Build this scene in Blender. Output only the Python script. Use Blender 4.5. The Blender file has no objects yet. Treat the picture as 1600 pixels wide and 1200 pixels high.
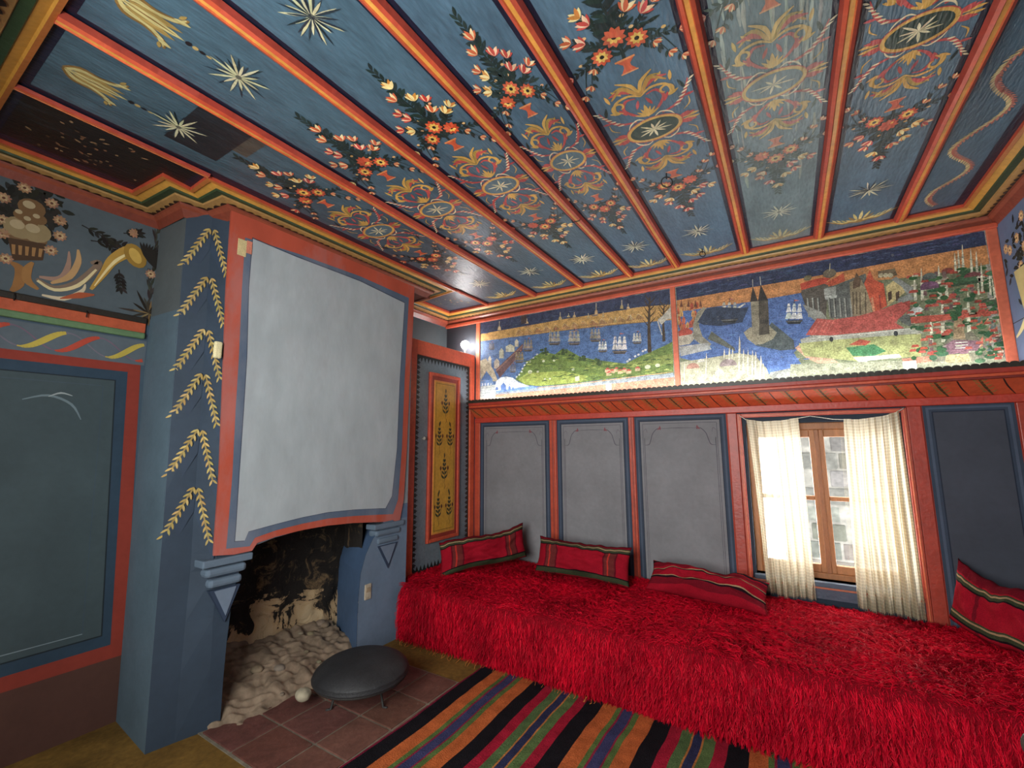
import bpy, bmesh, math, random
import numpy as np
from mathutils import Vector, Matrix, noise
from math import sin, cos, pi, radians, hypot, atan2

random.seed(7)
rng = np.random.default_rng(11)
scene = bpy.context.scene
COL = scene.collection

# ------------------------------------------------------------------ camera
F_PX = 692.25                      # focal length in pixels for a 1600 px wide frame
CAM = Vector((2.862, -3.374, 1.306))
YAW, PITCH, ROLL = radians(-31.769), radians(7.954), radians(-.283)
FWD = Vector((sin(YAW)*cos(PITCH), cos(YAW)*cos(PITCH), sin(PITCH)))
_r = Vector((cos(YAW), -sin(YAW), 0)); _u = _r.cross(FWD)
RGT = cos(ROLL)*_r + sin(ROLL)*_u
UPV = -sin(ROLL)*_r + cos(ROLL)*_u
cam_data = bpy.data.cameras.new('camera'); cam = bpy.data.objects.new('camera', cam_data); COL.objects.link(cam)
cam_data.sensor_fit = 'HORIZONTAL'; cam_data.sensor_width = 36.0; cam_data.lens = 36.0*F_PX/1600.0
cam_data.clip_start = .02; cam_data.clip_end = 200
m = Matrix((RGT, UPV, -FWD)).transposed().to_4x4(); m.translation = CAM
cam.matrix_world = m
scene.camera = cam

def at(u, v, axis, val):
    """point of the photograph (1600x1200 frame) on the plane axis=val"""
    d = FWD + (u-800)/F_PX*RGT + (600-v)/F_PX*UPV
    t = (val-CAM[axis])/d[axis]
    return CAM + t*d

# ------------------------------------------------------------------ colour, view, world
def lin(c):
    return tuple((x/12.92 if x <= .04045 else ((x+.055)/1.055)**2.4) for x in (v/255 for v in c))

scene.view_settings.view_transform = 'Standard'
scene.view_settings.look = 'None'
scene.view_settings.gamma = 1.0
scene.view_settings.use_curve_mapping = False
scene.view_settings.exposure = 0.0
scene.cycles.use_denoising = True
scene.cycles.max_bounces = 8
scene.cycles.diffuse_bounces = 5
scene.cycles.transparent_max_bounces = 12
scene.cycles.sample_clamp_indirect = 6
scene.cycles.caustics_reflective = False
scene.cycles.caustics_refractive = False

world = bpy.data.worlds.new('sky'); scene.world = world; world.use_nodes = True
bg = world.node_tree.nodes['Background']
bg.inputs[0].default_value = (.98, 1.0, .97, 1)
bg.inputs[1].default_value = 19.0

def portal(name, loc, rot, sx, sy):
    l = bpy.data.lights.new(name, 'AREA'); l.shape = 'RECTANGLE'; l.size = sx; l.size_y = sy
    l.cycles.is_portal = True
    o = bpy.data.objects.new(name, l); COL.objects.link(o); o.location = loc; o.rotation_euler = rot
    return o
# window seen in the back wall; unseen front wall opening added and sized as fill
RW = []                                       # right wall openings y0,y1,z0,z1
FW_ = [(1.4, 2.8, .8, 2.2)]                   # front wall opening x0,x1,z0,z1
portal('portal_back', (3.01, .20, .97), (radians(-90), 0, 0), .84, .98)
for a in RW: portal('portal_right', (4.05, (a[0]+a[1])/2, (a[2]+a[3])/2), (0, radians(90), 0), a[3]-a[2], a[1]-a[0])
for a in FW_: portal('portal_front', ((a[0]+a[1])/2, -3.98, (a[2]+a[3])/2), (radians(90), 0, 0), a[1]-a[0], a[3]-a[2])

# ------------------------------------------------------------------ materials
def nd(nt, t, **kw):
    n = nt.nodes.new(t)
    for k, v in kw.items():
        if k.startswith('i_'): n.inputs[int(k[2:])].default_value = v
        else: setattr(n, k, v)
    return n

def paint_mat(name, rough=.55, mottle=.18, mscale=6.0, bump=.15, bscale=60.0, spec=.5, stretch=(1, 1, 1), fine=.1, coat=0, worn=None):
    m = bpy.data.materials.new(name); m.use_nodes = True; nt = m.node_tree; L = nt.links
    b = nt.nodes['Principled BSDF']
    at_ = nd(nt, 'ShaderNodeAttribute', attribute_name='Col')
    tc = nd(nt, 'ShaderNodeTexCoord'); mp = nd(nt, 'ShaderNodeMapping'); mp.inputs['Scale'].default_value = stretch
    L.new(tc.outputs['Object'], mp.inputs['Vector'])
    n1 = nd(nt, 'ShaderNodeTexNoise'); n1.inputs['Scale'].default_value = mscale; n1.inputs['Detail'].default_value = 5; n1.inputs['Roughness'].default_value = .6
    n2 = nd(nt, 'ShaderNodeTexNoise'); n2.inputs['Scale'].default_value = bscale; n2.inputs['Detail'].default_value = 4
    L.new(mp.outputs[0], n1.inputs['Vector']); L.new(mp.outputs[0], n2.inputs['Vector'])
    mr = nd(nt, 'ShaderNodeMapRange'); mr.inputs[1].default_value = .3; mr.inputs[2].default_value = .7; mr.inputs[3].default_value = 1-mottle; mr.inputs[4].default_value = 1+mottle
    L.new(n1.outputs['Fac'], mr.inputs[0])
    mr2 = nd(nt, 'ShaderNodeMapRange'); mr2.inputs[1].default_value = .3; mr2.inputs[2].default_value = .7; mr2.inputs[3].default_value = 1-fine; mr2.inputs[4].default_value = 1+fine
    L.new(n2.outputs['Fac'], mr2.inputs[0])
    mu = nd(nt, 'ShaderNodeMath', operation='MULTIPLY'); L.new(mr.outputs[0], mu.inputs[0]); L.new(mr2.outputs[0], mu.inputs[1])
    vm = nd(nt, 'ShaderNodeVectorMath', operation='SCALE'); L.new(at_.outputs['Color'], vm.inputs[0]); L.new(mu.outputs[0], vm.inputs['Scale'])
    out = vm.outputs[0]
    if worn:
        n3 = nd(nt, 'ShaderNodeTexNoise'); n3.inputs['Scale'].default_value = worn[1]; n3.inputs['Detail'].default_value = 8; n3.inputs['Roughness'].default_value = .7
        L.new(mp.outputs[0], n3.inputs['Vector'])
        r3 = nd(nt, 'ShaderNodeMapRange'); r3.inputs[1].default_value = worn[2]; r3.inputs[2].default_value = worn[2]+.12; r3.inputs[4].default_value = worn[3]
        L.new(n3.outputs['Fac'], r3.inputs[0])
        mx = nd(nt, 'ShaderNodeMix', data_type='RGBA'); mx.inputs[7].default_value = (*lin(worn[0]), 1)
        L.new(r3.outputs[0], mx.inputs[0]); L.new(out, mx.inputs[6]); out = mx.outputs[2]
    L.new(out, b.inputs['Base Color'])
    bp = nd(nt, 'ShaderNodeBump'); bp.inputs['Strength'].default_value = bump; bp.inputs['Distance'].default_value = .01
    L.new(n2.outputs['Fac'], bp.inputs['Height']); L.new(bp.outputs[0], b.inputs['Normal'])
    b.inputs['Roughness'].default_value = rough
    b.inputs['Specular IOR Level'].default_value = spec
    if coat: b.inputs['Coat Weight'].default_value = coat; b.inputs['Coat Roughness'].default_value = .25
    return m

M = {}
M['ceiling'] = paint_mat('painted_ceiling_boards', rough=.36, mottle=.28, mscale=3.5, bump=.4, bscale=30, stretch=(3, .7, 1), fine=.16, spec=.55, worn=((48, 58, 66), 4.5, .58, .35))
M['trimwood'] = paint_mat('painted_trim_wood', rough=.42, mottle=.14, mscale=9, bump=.2, bscale=50, fine=.1, spec=.5)
M['wall'] = paint_mat('painted_plaster', rough=.7, mottle=.14, mscale=3.2, bump=.16, bscale=34, fine=.04, spec=.3)
M['mural'] = paint_mat('mural_paint', rough=.5, mottle=.38, mscale=26, bump=.3, bscale=120, fine=.42, spec=.3, worn=((150, 146, 130), 40, .60, .45))
M['hood'] = paint_mat('hood_plaster', rough=.6, mottle=.12, mscale=4.5, bump=.3, bscale=12, fine=.06, spec=.3, stretch=(1, 1, .45), worn=((142, 138, 144), 2.2, .48, .25))
M['floor'] = paint_mat('clay_floor', rough=.75, mottle=.35, mscale=5, bump=.3, bscale=40, fine=.15, spec=.25)
M['tile'] = paint_mat('terracotta_tile', rough=.6, mottle=.25, mscale=9, bump=.3, bscale=45, fine=.15, spec=.3, worn=((150, 140, 125), 14, .62, .45))
M['cloth'] = paint_mat('woven_cloth', rough=.9, mottle=.12, mscale=14, bump=.5, bscale=260, fine=.22, spec=.1)
M['rug'] = paint_mat('woven_rug', rough=.95, mottle=.26, mscale=18, bump=.6, bscale=180, fine=.3, spec=.08)
M['iron'] = paint_mat('dark_iron', rough=.6, mottle=.3, mscale=12, bump=.25, bscale=120, fine=.2, spec=.4)
M['wood'] = paint_mat('window_wood', rough=.5, mottle=.18, mscale=8, bump=.15, bscale=60, stretch=(6, 6, 1), fine=.12)
M['stone'] = paint_mat('rough_stone', rough=.9, mottle=.3, mscale=10, bump=.6, bscale=24, fine=.2, spec=.2)

def soot_mat():
    m = bpy.data.materials.new('sooty_masonry'); m.use_nodes = True; nt = m.node_tree; L = nt.links
    b = nt.nodes['Principled BSDF']; g = nd(nt, 'ShaderNodeNewGeometry'); sp = nd(nt, 'ShaderNodeSeparateXYZ')
    L.new(g.outputs['Position'], sp.inputs[0])
    n = nd(nt, 'ShaderNodeTexNoise'); n.inputs['Scale'].default_value = 5; n.inputs['Detail'].default_value = 9; n.inputs['Roughness'].default_value = .68; n.inputs['Distortion'].default_value = .6
    L.new(g.outputs['Position'], n.inputs['Vector'])
    # soot gets thicker upwards: height + noise
    ma = nd(nt, 'ShaderNodeMath', operation='MULTIPLY_ADD'); ma.inputs[1].default_value = 1.5; L.new(n.outputs['Fac'], ma.inputs[0]); L.new(sp.outputs['Z'], ma.inputs[2])
    cr = nd(nt, 'ShaderNodeValToRGB'); e = cr.color_ramp.elements
    e[0].position = .84; e[0].color = (*lin((214, 186, 146)), 1); e[1].position = 1.22; e[1].color = (*lin((16, 13, 11)), 1)
    x = e.new(.98); x.color = (*lin((206, 170, 126)), 1); x = e.new(1.05); x.color = (*lin((120, 88, 66)), 1); x = e.new(1.12); x.color = (*lin((36, 28, 22)), 1)
    mr = nd(nt, 'ShaderNodeMapRange'); mr.inputs[1].default_value = 0; mr.inputs[2].default_value = 1.65; L.new(ma.outputs[0], mr.inputs[0])
    for el in e: el.position = el.position/1.65
    L.new(mr.outputs[0], cr.inputs[0])
    n2 = nd(nt, 'ShaderNodeTexNoise'); n2.inputs['Scale'].default_value = 7; n2.inputs['Detail'].default_value = 10; n2.inputs['Roughness'].default_value = .75; n2.inputs['Distortion'].default_value = 1.2
    L.new(g.outputs['Position'], n2.inputs['Vector'])
    r2 = nd(nt, 'ShaderNodeMapRange'); r2.inputs[1].default_value = .54; r2.inputs[2].default_value = .66; r2.inputs[4].default_value = .85; L.new(n2.outputs['Fac'], r2.inputs[0])
    mx = nd(nt, 'ShaderNodeMix', data_type='RGBA'); mx.inputs[7].default_value = (*lin((150, 120, 84)), 1)
    L.new(r2.outputs[0], mx.inputs[0]); L.new(cr.outputs[0], mx.inputs[6]); L.new(mx.outputs[2], b.inputs['Base Color'])
    bp = nd(nt, 'ShaderNodeBump'); bp.inputs['Strength'].default_value = .9; bp.inputs['Distance'].default_value = .04; L.new(n2.outputs['Fac'], bp.inputs['Height']); L.new(bp.outputs[0], b.inputs['Normal'])
    b.inputs['Roughness'].default_value = .9
    return m
M['soot'] = soot_mat()

def emit_mat(name, col, s):
    m = bpy.data.materials.new(name); m.use_nodes = True; nt = m.node_tree
    nt.nodes.remove(nt.nodes['Principled BSDF']); e = nd(nt, 'ShaderNodeEmission'); e.inputs[0].default_value = (*col, 1); e.inputs[1].default_value = s
    nt.links.new(e.outputs[0], nt.nodes['Material Output'].inputs[0]); return m

def glass_mat():
    m = bpy.data.materials.new('window_glass'); m.use_nodes = True; nt = m.node_tree; L = nt.links
    nt.nodes.remove(nt.nodes['Principled BSDF'])
    t = nd(nt, 'ShaderNodeBsdfTransparent'); g = nd(nt, 'ShaderNodeBsdfGlossy'); g.inputs['Roughness'].default_value = .03
    mx = nd(nt, 'ShaderNodeMixShader'); mx.inputs[0].default_value = .06
    L.new(t.outputs[0], mx.inputs[1]); L.new(g.outputs[0], mx.inputs[2]); L.new(mx.outputs[0], nt.nodes['Material Output'].inputs[0]); return m
M['glass'] = glass_mat()

def curtain_mat():
    m = bpy.data.materials.new('sheer_cotton'); m.use_nodes = True; nt = m.node_tree; L = nt.links
    nt.nodes.remove(nt.nodes['Principled BSDF'])
    g = nd(nt, 'ShaderNodeTexCoord'); sp = nd(nt, 'ShaderNodeSeparateXYZ'); L.new(g.outputs['UV'], sp.inputs[0])
    def band(out, freq, w):
        a = nd(nt, 'ShaderNodeMath', operation='MULTIPLY'); a.inputs[1].default_value = freq; L.new(out, a.inputs[0])
        b = nd(nt, 'ShaderNodeMath', operation='FRACT'); L.new(a.outputs[0], b.inputs[0])
        c = nd(nt, 'ShaderNodeMath', operation='LESS_THAN'); c.inputs[1].default_value = w; L.new(b.outputs[0], c.inputs[0]); return c.outputs[0]
    mx_ = nd(nt, 'ShaderNodeMath', operation='MAXIMUM'); L.new(band(sp.outputs['X'], 38, .2), mx_.inputs[0]); L.new(band(sp.outputs['Y'], 62, .25), mx_.inputs[1])
    d = nd(nt, 'ShaderNodeBsdfDiffuse'); d.inputs[0].default_value = (*lin((196, 184, 154)), 1)
    t = nd(nt, 'ShaderNodeBsdfTranslucent'); t.inputs[0].default_value = (*lin((242, 234, 212)), 1)
    tr = nd(nt, 'ShaderNodeBsdfTransparent')
    m1 = nd(nt, 'ShaderNodeMixShader'); m1.inputs[0].default_value = .45; L.new(d.outputs[0], m1.inputs[1]); L.new(t.outputs[0], m1.inputs[2])
    mr = nd(nt, 'ShaderNodeMapRange'); mr.inputs[3].default_value = .30; mr.inputs[4].default_value = .08; L.new(mx_.outputs[0], mr.inputs[0])
    m2 = nd(nt, 'ShaderNodeMixShader'); L.new(mr.outputs[0], m2.inputs[0]); L.new(m1.outputs[0], m2.inputs[1]); L.new(tr.outputs[0], m2.inputs[2])
    L.new(m2.outputs[0], nt.nodes['Material Output'].inputs[0]); return m
M['curtain'] = curtain_mat()

def fur_mat():
    m = bpy.data.materials.new('red_wool_pile'); m.use_nodes = True; nt = m.node_tree; L = nt.links
    b = nt.nodes['Principled BSDF']; a = nd(nt, 'ShaderNodeAttribute', attribute_name='Col')
    L.new(a.outputs['Color'], b.inputs['Base Color']); b.inputs['Roughness'].default_value = .55
    b.inputs['Specular IOR Level'].default_value = .08
    b.inputs['Sheen Weight'].default_value = .0; b.inputs['Sheen Tint'].default_value = (1, .35, .4, 1)
    return m
M['fur'] = fur_mat()

# ------------------------------------------------------------------ mesh helpers
class MB:
    """collects faces with a colour each and links them as ONE mesh object"""
    def __init__(s): s.v = []; s.f = []; s.c = []; s.sm = []
    def face(s, pts, col, smooth=False):
        i = len(s.v); s.v += [tuple(p) for p in pts]; s.f.append(tuple(range(i, i+len(pts)))); s.c.append(col); s.sm.append(smooth)
    def mesh(s, vs, fs, col, smooth=False):
        i = len(s.v); s.v += [tuple(p) for p in vs]
        for k, f in enumerate(fs):
            s.f.append(tuple(i+j for j in f)); s.c.append(col[k] if isinstance(col, list) else col); s.sm.append(smooth)
    def box(s, a, b, col, bev=0):
        x0, x1 = sorted((a[0], b[0])); y0, y1 = sorted((a[1], b[1])); z0, z1 = sorted((a[2], b[2]))
        if bev:
            e = min(bev, (x1-x0)/2.01, (y1-y0)/2.01, (z1-z0)/2.01)
            bm = bmesh.new(); bmesh.ops.create_cube(bm, size=1)
            for v in bm.verts: v.co = Vector(((x0+x1)/2+v.co.x*(x1-x0), (y0+y1)/2+v.co.y*(y1-y0), (z0+z1)/2+v.co.z*(z1-z0)))
            bmesh.ops.bevel(bm, geom=bm.edges[:], offset=e, segments=2, affect='EDGES', profile=.5)
            bm.verts.index_update()
            s.mesh([v.co[:] for v in bm.verts], [[v.index for v in f.verts] for f in bm.faces], col); bm.free(); return
        v = [(x, y, z) for z in (z0, z1) for y in (y0, y1) for x in (x0, x1)]
        s.mesh(v, [(0, 2, 3, 1), (4, 5, 7, 6), (0, 1, 5, 4), (2, 6, 7, 3), (0, 4, 6, 2), (1, 3, 7, 5)], col)
    def prism(s, poly, axis, a, b, col, side=None):
        """poly = 2D points in the other two axes (in order), extruded from a to b along axis"""
        def P(p, h):
            q = list(p); q.insert(axis, h); return q
        n = len(poly); v = [P(p, a) for p in poly]+[P(p, b) for p in poly]
        ar = sum(poly[i][0]*poly[(i+1) % n][1]-poly[(i+1) % n][0]*poly[i][1] for i in range(n))
        pos = (ar > 0) ^ (axis == 1)
        fs = [tuple(range(n)), tuple(range(n, 2*n))[::-1]]+[(i, n+i, n+(i+1) % n, (i+1) % n) for i in range(n)]
        if (b > a) == pos: fs = [f[::-1] for f in fs]
        s.mesh(v, fs, [col, col]+[side or col]*n)
    def tube(s, pts, r, col, n=8, cap=True):
        pts = [Vector(p) for p in pts]; rr = r if isinstance(r, (list, tuple)) else [r]*len(pts)
        vs = []; fs = []
        for i, p in enumerate(pts):
            d = (pts[min(i+1, len(pts)-1)]-pts[max(i-1, 0)]).normalized()
            a = d.orthogonal().normalized() if i == 0 else (a-d*a.dot(d)).normalized()
            b = d.cross(a)
            for k in range(n): t = 2*pi*k/n; vs.append(p+(a*cos(t)+b*sin(t))*rr[i])
        for i in range(len(pts)-1):
            for k in range(n): fs.append((i*n+k, i*n+(k+1) % n, (i+1)*n+(k+1) % n, (i+1)*n+k))
        if cap: fs += [tuple(range(n))[::-1], tuple((len(pts)-1)*n+k for k in range(n))]
        s.mesh(vs, fs, col, True)
    def lathe(s, prof, c, col, n=32, closed=False):
        vs = []; fs = []
        for (r, z) in prof:
            for k in range(n): t = 2*pi*k/n; vs.append((c[0]+r*cos(t), c[1]+r*sin(t), c[2]+z))
        mlen = len(prof)
        for i in range(mlen-1 if not closed else mlen):
            j = (i+1) % mlen
            for k in range(n): fs.append((i*n+k, i*n+(k+1) % n, j*n+(k+1) % n, j*n+k))
        if not closed: fs += [tuple(range(n))[::-1], tuple((mlen-1)*n+k for k in range(n))]
        s.mesh(vs, fs, col, True)
    def sphere(s, c, r, col, n=20, sc=(1, 1, 1)):
        prof = [(max(1e-4, sin(pi*i/n)), -cos(pi*i/n)) for i in range(n+1)]
        b = MB(); b.lathe(prof, (0, 0, 0), col, n*2)
        s.mesh([(c[0]+p[0]*r*sc[0], c[1]+p[1]*r*sc[1], c[2]+p[2]*r*sc[2]) for p in b.v], b.f, col, True)
    def build(s, name, mat, parent=None, loc=None):
        me = bpy.data.meshes.new(name); v = s.v
        if loc is not None: v = [(p[0]-loc[0], p[1]-loc[1], p[2]-loc[2]) for p in v]
        me.from_pydata(v, [], s.f)
        ca = me.color_attributes.new('Col', 'FLOAT_COLOR', 'CORNER')
        cols = np.array([lin(c) for c in s.c]) if s.c else np.zeros((0, 3))
        lens = np.array([len(f) for f in s.f]); rep = np.repeat(cols, lens, axis=0)
        ca.data.foreach_set('color', np.hstack([rep, np.ones((len(rep), 1))]).astype(np.float32).ravel())
        me.polygons.foreach_set('use_smooth', s.sm)
        me.materials.append(mat); me.update()
        o = bpy.data.objects.new(name, me); COL.objects.link(o)
        if loc is not None: o.location = loc
        if parent: o.parent = parent
        return o

def tag(o, label, cat, group=None, kind=None):
    o['label'] = label; o['category'] = cat
    if group: o['group'] = group
    if kind: o['kind'] = kind
    return o
def struct(o): o['kind'] = 'structure'; return o
def empty(name, loc, label, cat, group=None, rz=0):
    o = bpy.data.objects.new(name, None); COL.objects.link(o); o.location = loc; o.rotation_euler = (0, 0, rz); o.empty_display_size = .05
    return tag(o, label, cat, group)
def put(b, name, mat, root):
    """part given in world coordinates under a root that stands unrotated at its location"""
    l = root.location
    me = MB(); me.v = [(p[0]-l[0], p[1]-l[1], p[2]-l[2]) for p in b.v]; me.f, me.c, me.sm = b.f, b.c, b.sm
    return me.build(name, mat, root)

def jit(c, k=10):
    d = random.uniform(-k, k); return tuple(max(2, min(250, x+d+random.uniform(-k/3, k/3))) for x in c)

class Art:
    """painted decoration: flat strokes lying on a surface (o, ux, uy, n), put into that surface's own mesh"""
    def __init__(s, mb, o, ux, uy, n, base=.0005, wig=0):
        s.mb, s.o, s.ux, s.uy, s.n = mb, Vector(o), Vector(ux), Vector(uy), Vector(n); s.base = base; s.k = 0; s.T = [(1, 0, 0, 1, 0, 0)]; s.layer = 0
        s.fade = None
    def tr(s, p):
        x, y = p
        for (a, b, c, d, e, f) in reversed(s.T): x, y = a*x+b*y+e, c*x+d*y+f
        return x, y
    def push(s, x=0, y=0, rot=0, sx=1, sy=1):
        c, n = cos(rot), sin(rot); s.T.append((c*sx, -n*sy, n*sx, c*sy, x, y))
    def pop(s): s.T.pop()
    def poly(s, pts, col, layer=None):
        s.k = (s.k+1) % 60
        h = s.base+(s.layer if layer is None else layer)*.0006+s.k*1e-5
        if s.fade: col = tuple(c*(1-s.fade[1])+f*s.fade[1] for c, f in zip(col, s.fade[0]))
        q = [s.tr(p) for p in pts]
        ar = sum(q[i][0]*q[(i+1) % len(q)][1]-q[(i+1) % len(q)][0]*q[i][1] for i in range(len(q)))
        if (ar < 0) ^ (s.ux.cross(s.uy).dot(s.n) < 0): q = q[::-1]
        s.mb.face([s.o+s.ux*x+s.uy*y+s.n*h for x, y in q], col)
    def rect(s, x0, y0, x1, y1, col, layer=None): s.poly([(x0, y0), (x1, y0), (x1, y1), (x0, y1)], col, layer)
    def frame(s, x0, y0, x1, y1, w, col, layer=None):
        s.rect(x0, y0, x1, y0+w, col, layer); s.rect(x0, y1-w, x1, y1, col, layer); s.rect(x0, y0+w, x0+w, y1-w, col, layer); s.rect(x1-w, y0+w, x1, y1-w, col, layer)
    def stroke(s, pts, w, col, layer=None):
        """tapered ribbon through pts; w = widths list or number"""
        n = len(pts)
        if 3 <= n <= 9:
            if not isinstance(w, (list, tuple)): w = [w*.35]+[w]*(n-2)+[w*.35]
            q = []; 
            for i in range(n-1):
                p0, p1, p2, p3 = pts[max(i-1, 0)], pts[i], pts[i+1], pts[min(i+2, n-1)]
                for k in range(4):
                    t = k/4; q.append(tuple(.5*(2*p1[d]+(p2[d]-p0[d])*t+(2*p0[d]-5*p1[d]+4*p2[d]-p3[d])*t*t+(3*p1[d]-p0[d]-3*p2[d]+p3[d])*t**3) for d in (0, 1)))
            q.append(pts[-1]); pts = q; n = len(pts)
        if not isinstance(w, (list, tuple)): w = [w*.35]+[w]*(n-2)+[w*.35] if n > 2 else [w, w]
        if len(w) != n: w = [np.interp(i/(n-1), np.linspace(0, 1, len(w)), w) for i in range(n)]
        Lp, Rp = [], []
        for i, (x, y) in enumerate(pts):
            x0, y0 = pts[max(i-1, 0)]; x1, y1 = pts[min(i+1, n-1)]; d = hypot(x1-x0, y1-y0) or 1
            nx, ny = -(y1-y0)/d, (x1-x0)/d
            Lp.append((x+nx*w[i]/2, y+ny*w[i]/2)); Rp.append((x-nx*w[i]/2, y-ny*w[i]/2))
        h = s.k
        for i in range(n-1):
            s.k = h; s.poly([Lp[i], Lp[i+1], Rp[i+1], Rp[i]], col, layer)
    def ell(s, x, y, rx, ry, col, n=14, rot=0, layer=None):
        s.poly([(x+rx*cos(t)*cos(rot)-ry*sin(t)*sin(rot), y+rx*cos(t)*sin(rot)+ry*sin(t)*cos(rot)) for t in (2*pi*i/n for i in range(n))], col, layer)
    def ring(s, x, y, rx, ry, w, col, n=24, layer=None, a0=0, a1=2*pi):
        s.stroke([(x+rx*cos(a0+(a1-a0)*i/n), y+ry*sin(a0+(a1-a0)*i/n)) for i in range(n+1)], [w]*(n+1), col, layer)
    def leaf(s, x, y, ang, L, w, col, bend=0):
        p = [(0, 0), (.25*L, w*.42), (.55*L, w*.5), (.82*L, w*.3), (L, 0), (.8*L, -w*.3), (.5*L, -w*.5), (.22*L, -w*.35)]
        q = [(a, b+bend*(a/L)**2*L) for a, b in p]
        c, n = cos(ang), sin(ang)
        s.poly([(x+a*c-b*n, y+a*n+b*c) for a, b in q], col)
    def star(s, x, y, r, n, col, w=.12, r2=.62, rot=0, sy=1, core=None):
        for i in range(n):
            a = rot+2*pi*i/n+random.uniform(-.08, .08); L = r*(1 if i % 2 == 0 else r2)*random.uniform(.9, 1.08)
            s.push(x, y, 0, 1, sy); s.leaf(0, 0, a, L, r*w, jit(col, 12)); s.pop()
        if core: s.ell(x, y, r*.1, r*.1*sy, core)
    def flower(s, x, y, r, c1, c2, core=(30, 25, 20)):
        for i in range(10):
            a = 2*pi*i/10+.2; s.leaf(x, y, a, r, r*.55, jit(c1, 14))
        for i in range(8):
            a = 2*pi*i/8; s.leaf(x, y, a, r*.62, r*.35, jit(c2, 12))
        s.ell(x, y, r*.22, r*.22, core, 8)
    def tulip(s, x, y, ang, r, c1, c2):
        for k, da in enumerate((-.55, .55, -.25, .25, 0)):
            s.leaf(x, y, ang+da, r*(1.0 if k < 2 else 1.1), r*.42, jit(c1 if k in (0, 1, 4) else c2, 10), bend=.25*(-1 if da < 0 else 1))
    def twig(s, x, y, ang, L, col, n=8, w=.01, lw=.02, bend=0, ll=None):
        pts = []
        for i in range(n+1):
            t = i/n; a = L*t; b = bend*L*t*t
            pts.append((x+a*cos(ang)-b*sin(ang), y+a*sin(ang)+b*cos(ang)))
        s.stroke(pts, [w]+[w*.8]*(n-1)+[w*.3], col)
        for i in range(1, n+1):
            for sg in (-1, 1):
                s.leaf(pts[i][0], pts[i][1], ang+sg*.65+bend*i/n*1.4, (ll or L*.22)*random.uniform(.8, 1.1), lw, jit(col, 12))
        s.leaf(pts[-1][0], pts[-1][1], ang+bend*1.5, (ll or L*.22), lw, col)
        return pts

# palette (paint colours)
RED = (184, 76, 52); RED2 = (152, 58, 44); YEL = (190, 138, 60); GRN = (46, 64, 40); NAVY = (24, 27, 44); BLUE = (96, 124, 148)
CREAM = (222, 208, 150); SLATE = (66, 84, 104); PANEL = (128, 138, 150); DKLEAF = (26, 42, 38); WALLB = (108, 124, 140)

# ================================================================== SETTING
W = 3.927; ZC = 2.6; YN = -3.25; YB = -3.9     # right wall x, ceiling z, front cornice y, front wall y
T = .15

# ---- floor
b = MB(); b.box((-.2, YB-.2, -.1), (W+.2, .3, 0), (112, 84, 38)); fl = struct(b.build('floor', M['floor']))
# hearth tiles let into the floor
b = MB(); b.box((.42, -2.235, .0), (1.40, -1.262, .004), (120, 112, 98))
xs = [.46, .718, .980, 1.195, 1.40]; ys = [-2.23, -2.005, -1.76, -1.515, -1.268]
for i in range(4):
    for j in range(4):
        b.box((xs[i]+.006, ys[j]+.006, .001), (xs[i+1]-.006, ys[j+1]-.006, .009+random.uniform(0, .001)), jit((104, 70, 62), 8), bev=.002)
b.build('hearth_tiles', M['tile'], fl)

# ---- ceiling boards and their painting
BX = [.598, 1.092, 1.526, 1.931, 2.268, 2.709, 3.118, 3.503]
b = MB(); b.box((-.2, YB-.2, ZC+.004), (W+.2, .3, ZC+.1), (70, 55, 45))
A = Art(b, (0, 0, ZC+.003), (1, 0, 0), (0, 1, 0), (0, 0, -1))
XL = [.155]+BX+[3.77]
base_cols = [(26, 24, 24), (66, 88, 100), (68, 92, 106), (72, 98, 114), (74, 100, 118), (80, 106, 124), (104, 122, 124), (82, 108, 124), (72, 96, 110)]  # broad panel's board is paler: worn paint and painted glare
def pan_y(i): return (-3.1, -.15) if i else (-3.1, -2.6)
for i in range(9):
    x0, x1 = XL[i], XL[i+1]; y0, y1 = (-3.1, -.15)
    A.rect(x0-.02, y0-.02, x1+.02, y1+.02, NAVY, 0)
    if i == 0:
        A.rect(x0+.03, -3.07, x1-.03, -2.5, (22, 20, 20), 1); A.rect(x0+.02, -.56, x1-.03, -.18, (60, 74, 84), 1)
    else:
        c = base_cols[i]; w0 = .047 if i != 8 else .04
        # one board per panel, in four lengths of slightly different tone
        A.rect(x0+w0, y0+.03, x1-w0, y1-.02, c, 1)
# worn pale paint and painted-in glare on the broad panel near mid-room
A.layer = 2
for k in range(90):
    x = random.uniform(2.77, 3.06); y = random.gauss(-1.9, .4)
    if not -3.0 < y < -.9: continue
    L = random.uniform(.05, .25)
    A.stroke([(x, y), (x+random.uniform(-.004, .004), y+L/2), (x, y+L)], random.uniform(.004, .016), jit((146, 156, 146), 12), 2)
# dark square where the board was patched
A.poly([(.735, -2.70), (1.045, -2.70), (1.045, -2.50), (.735, -2.50)], (34, 34, 38), 2)
A.poly([(.88, -2.50), (1.045, -2.50), (1.045, -2.44), (.88, -2.44)], (74, 68, 60), 2)

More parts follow.
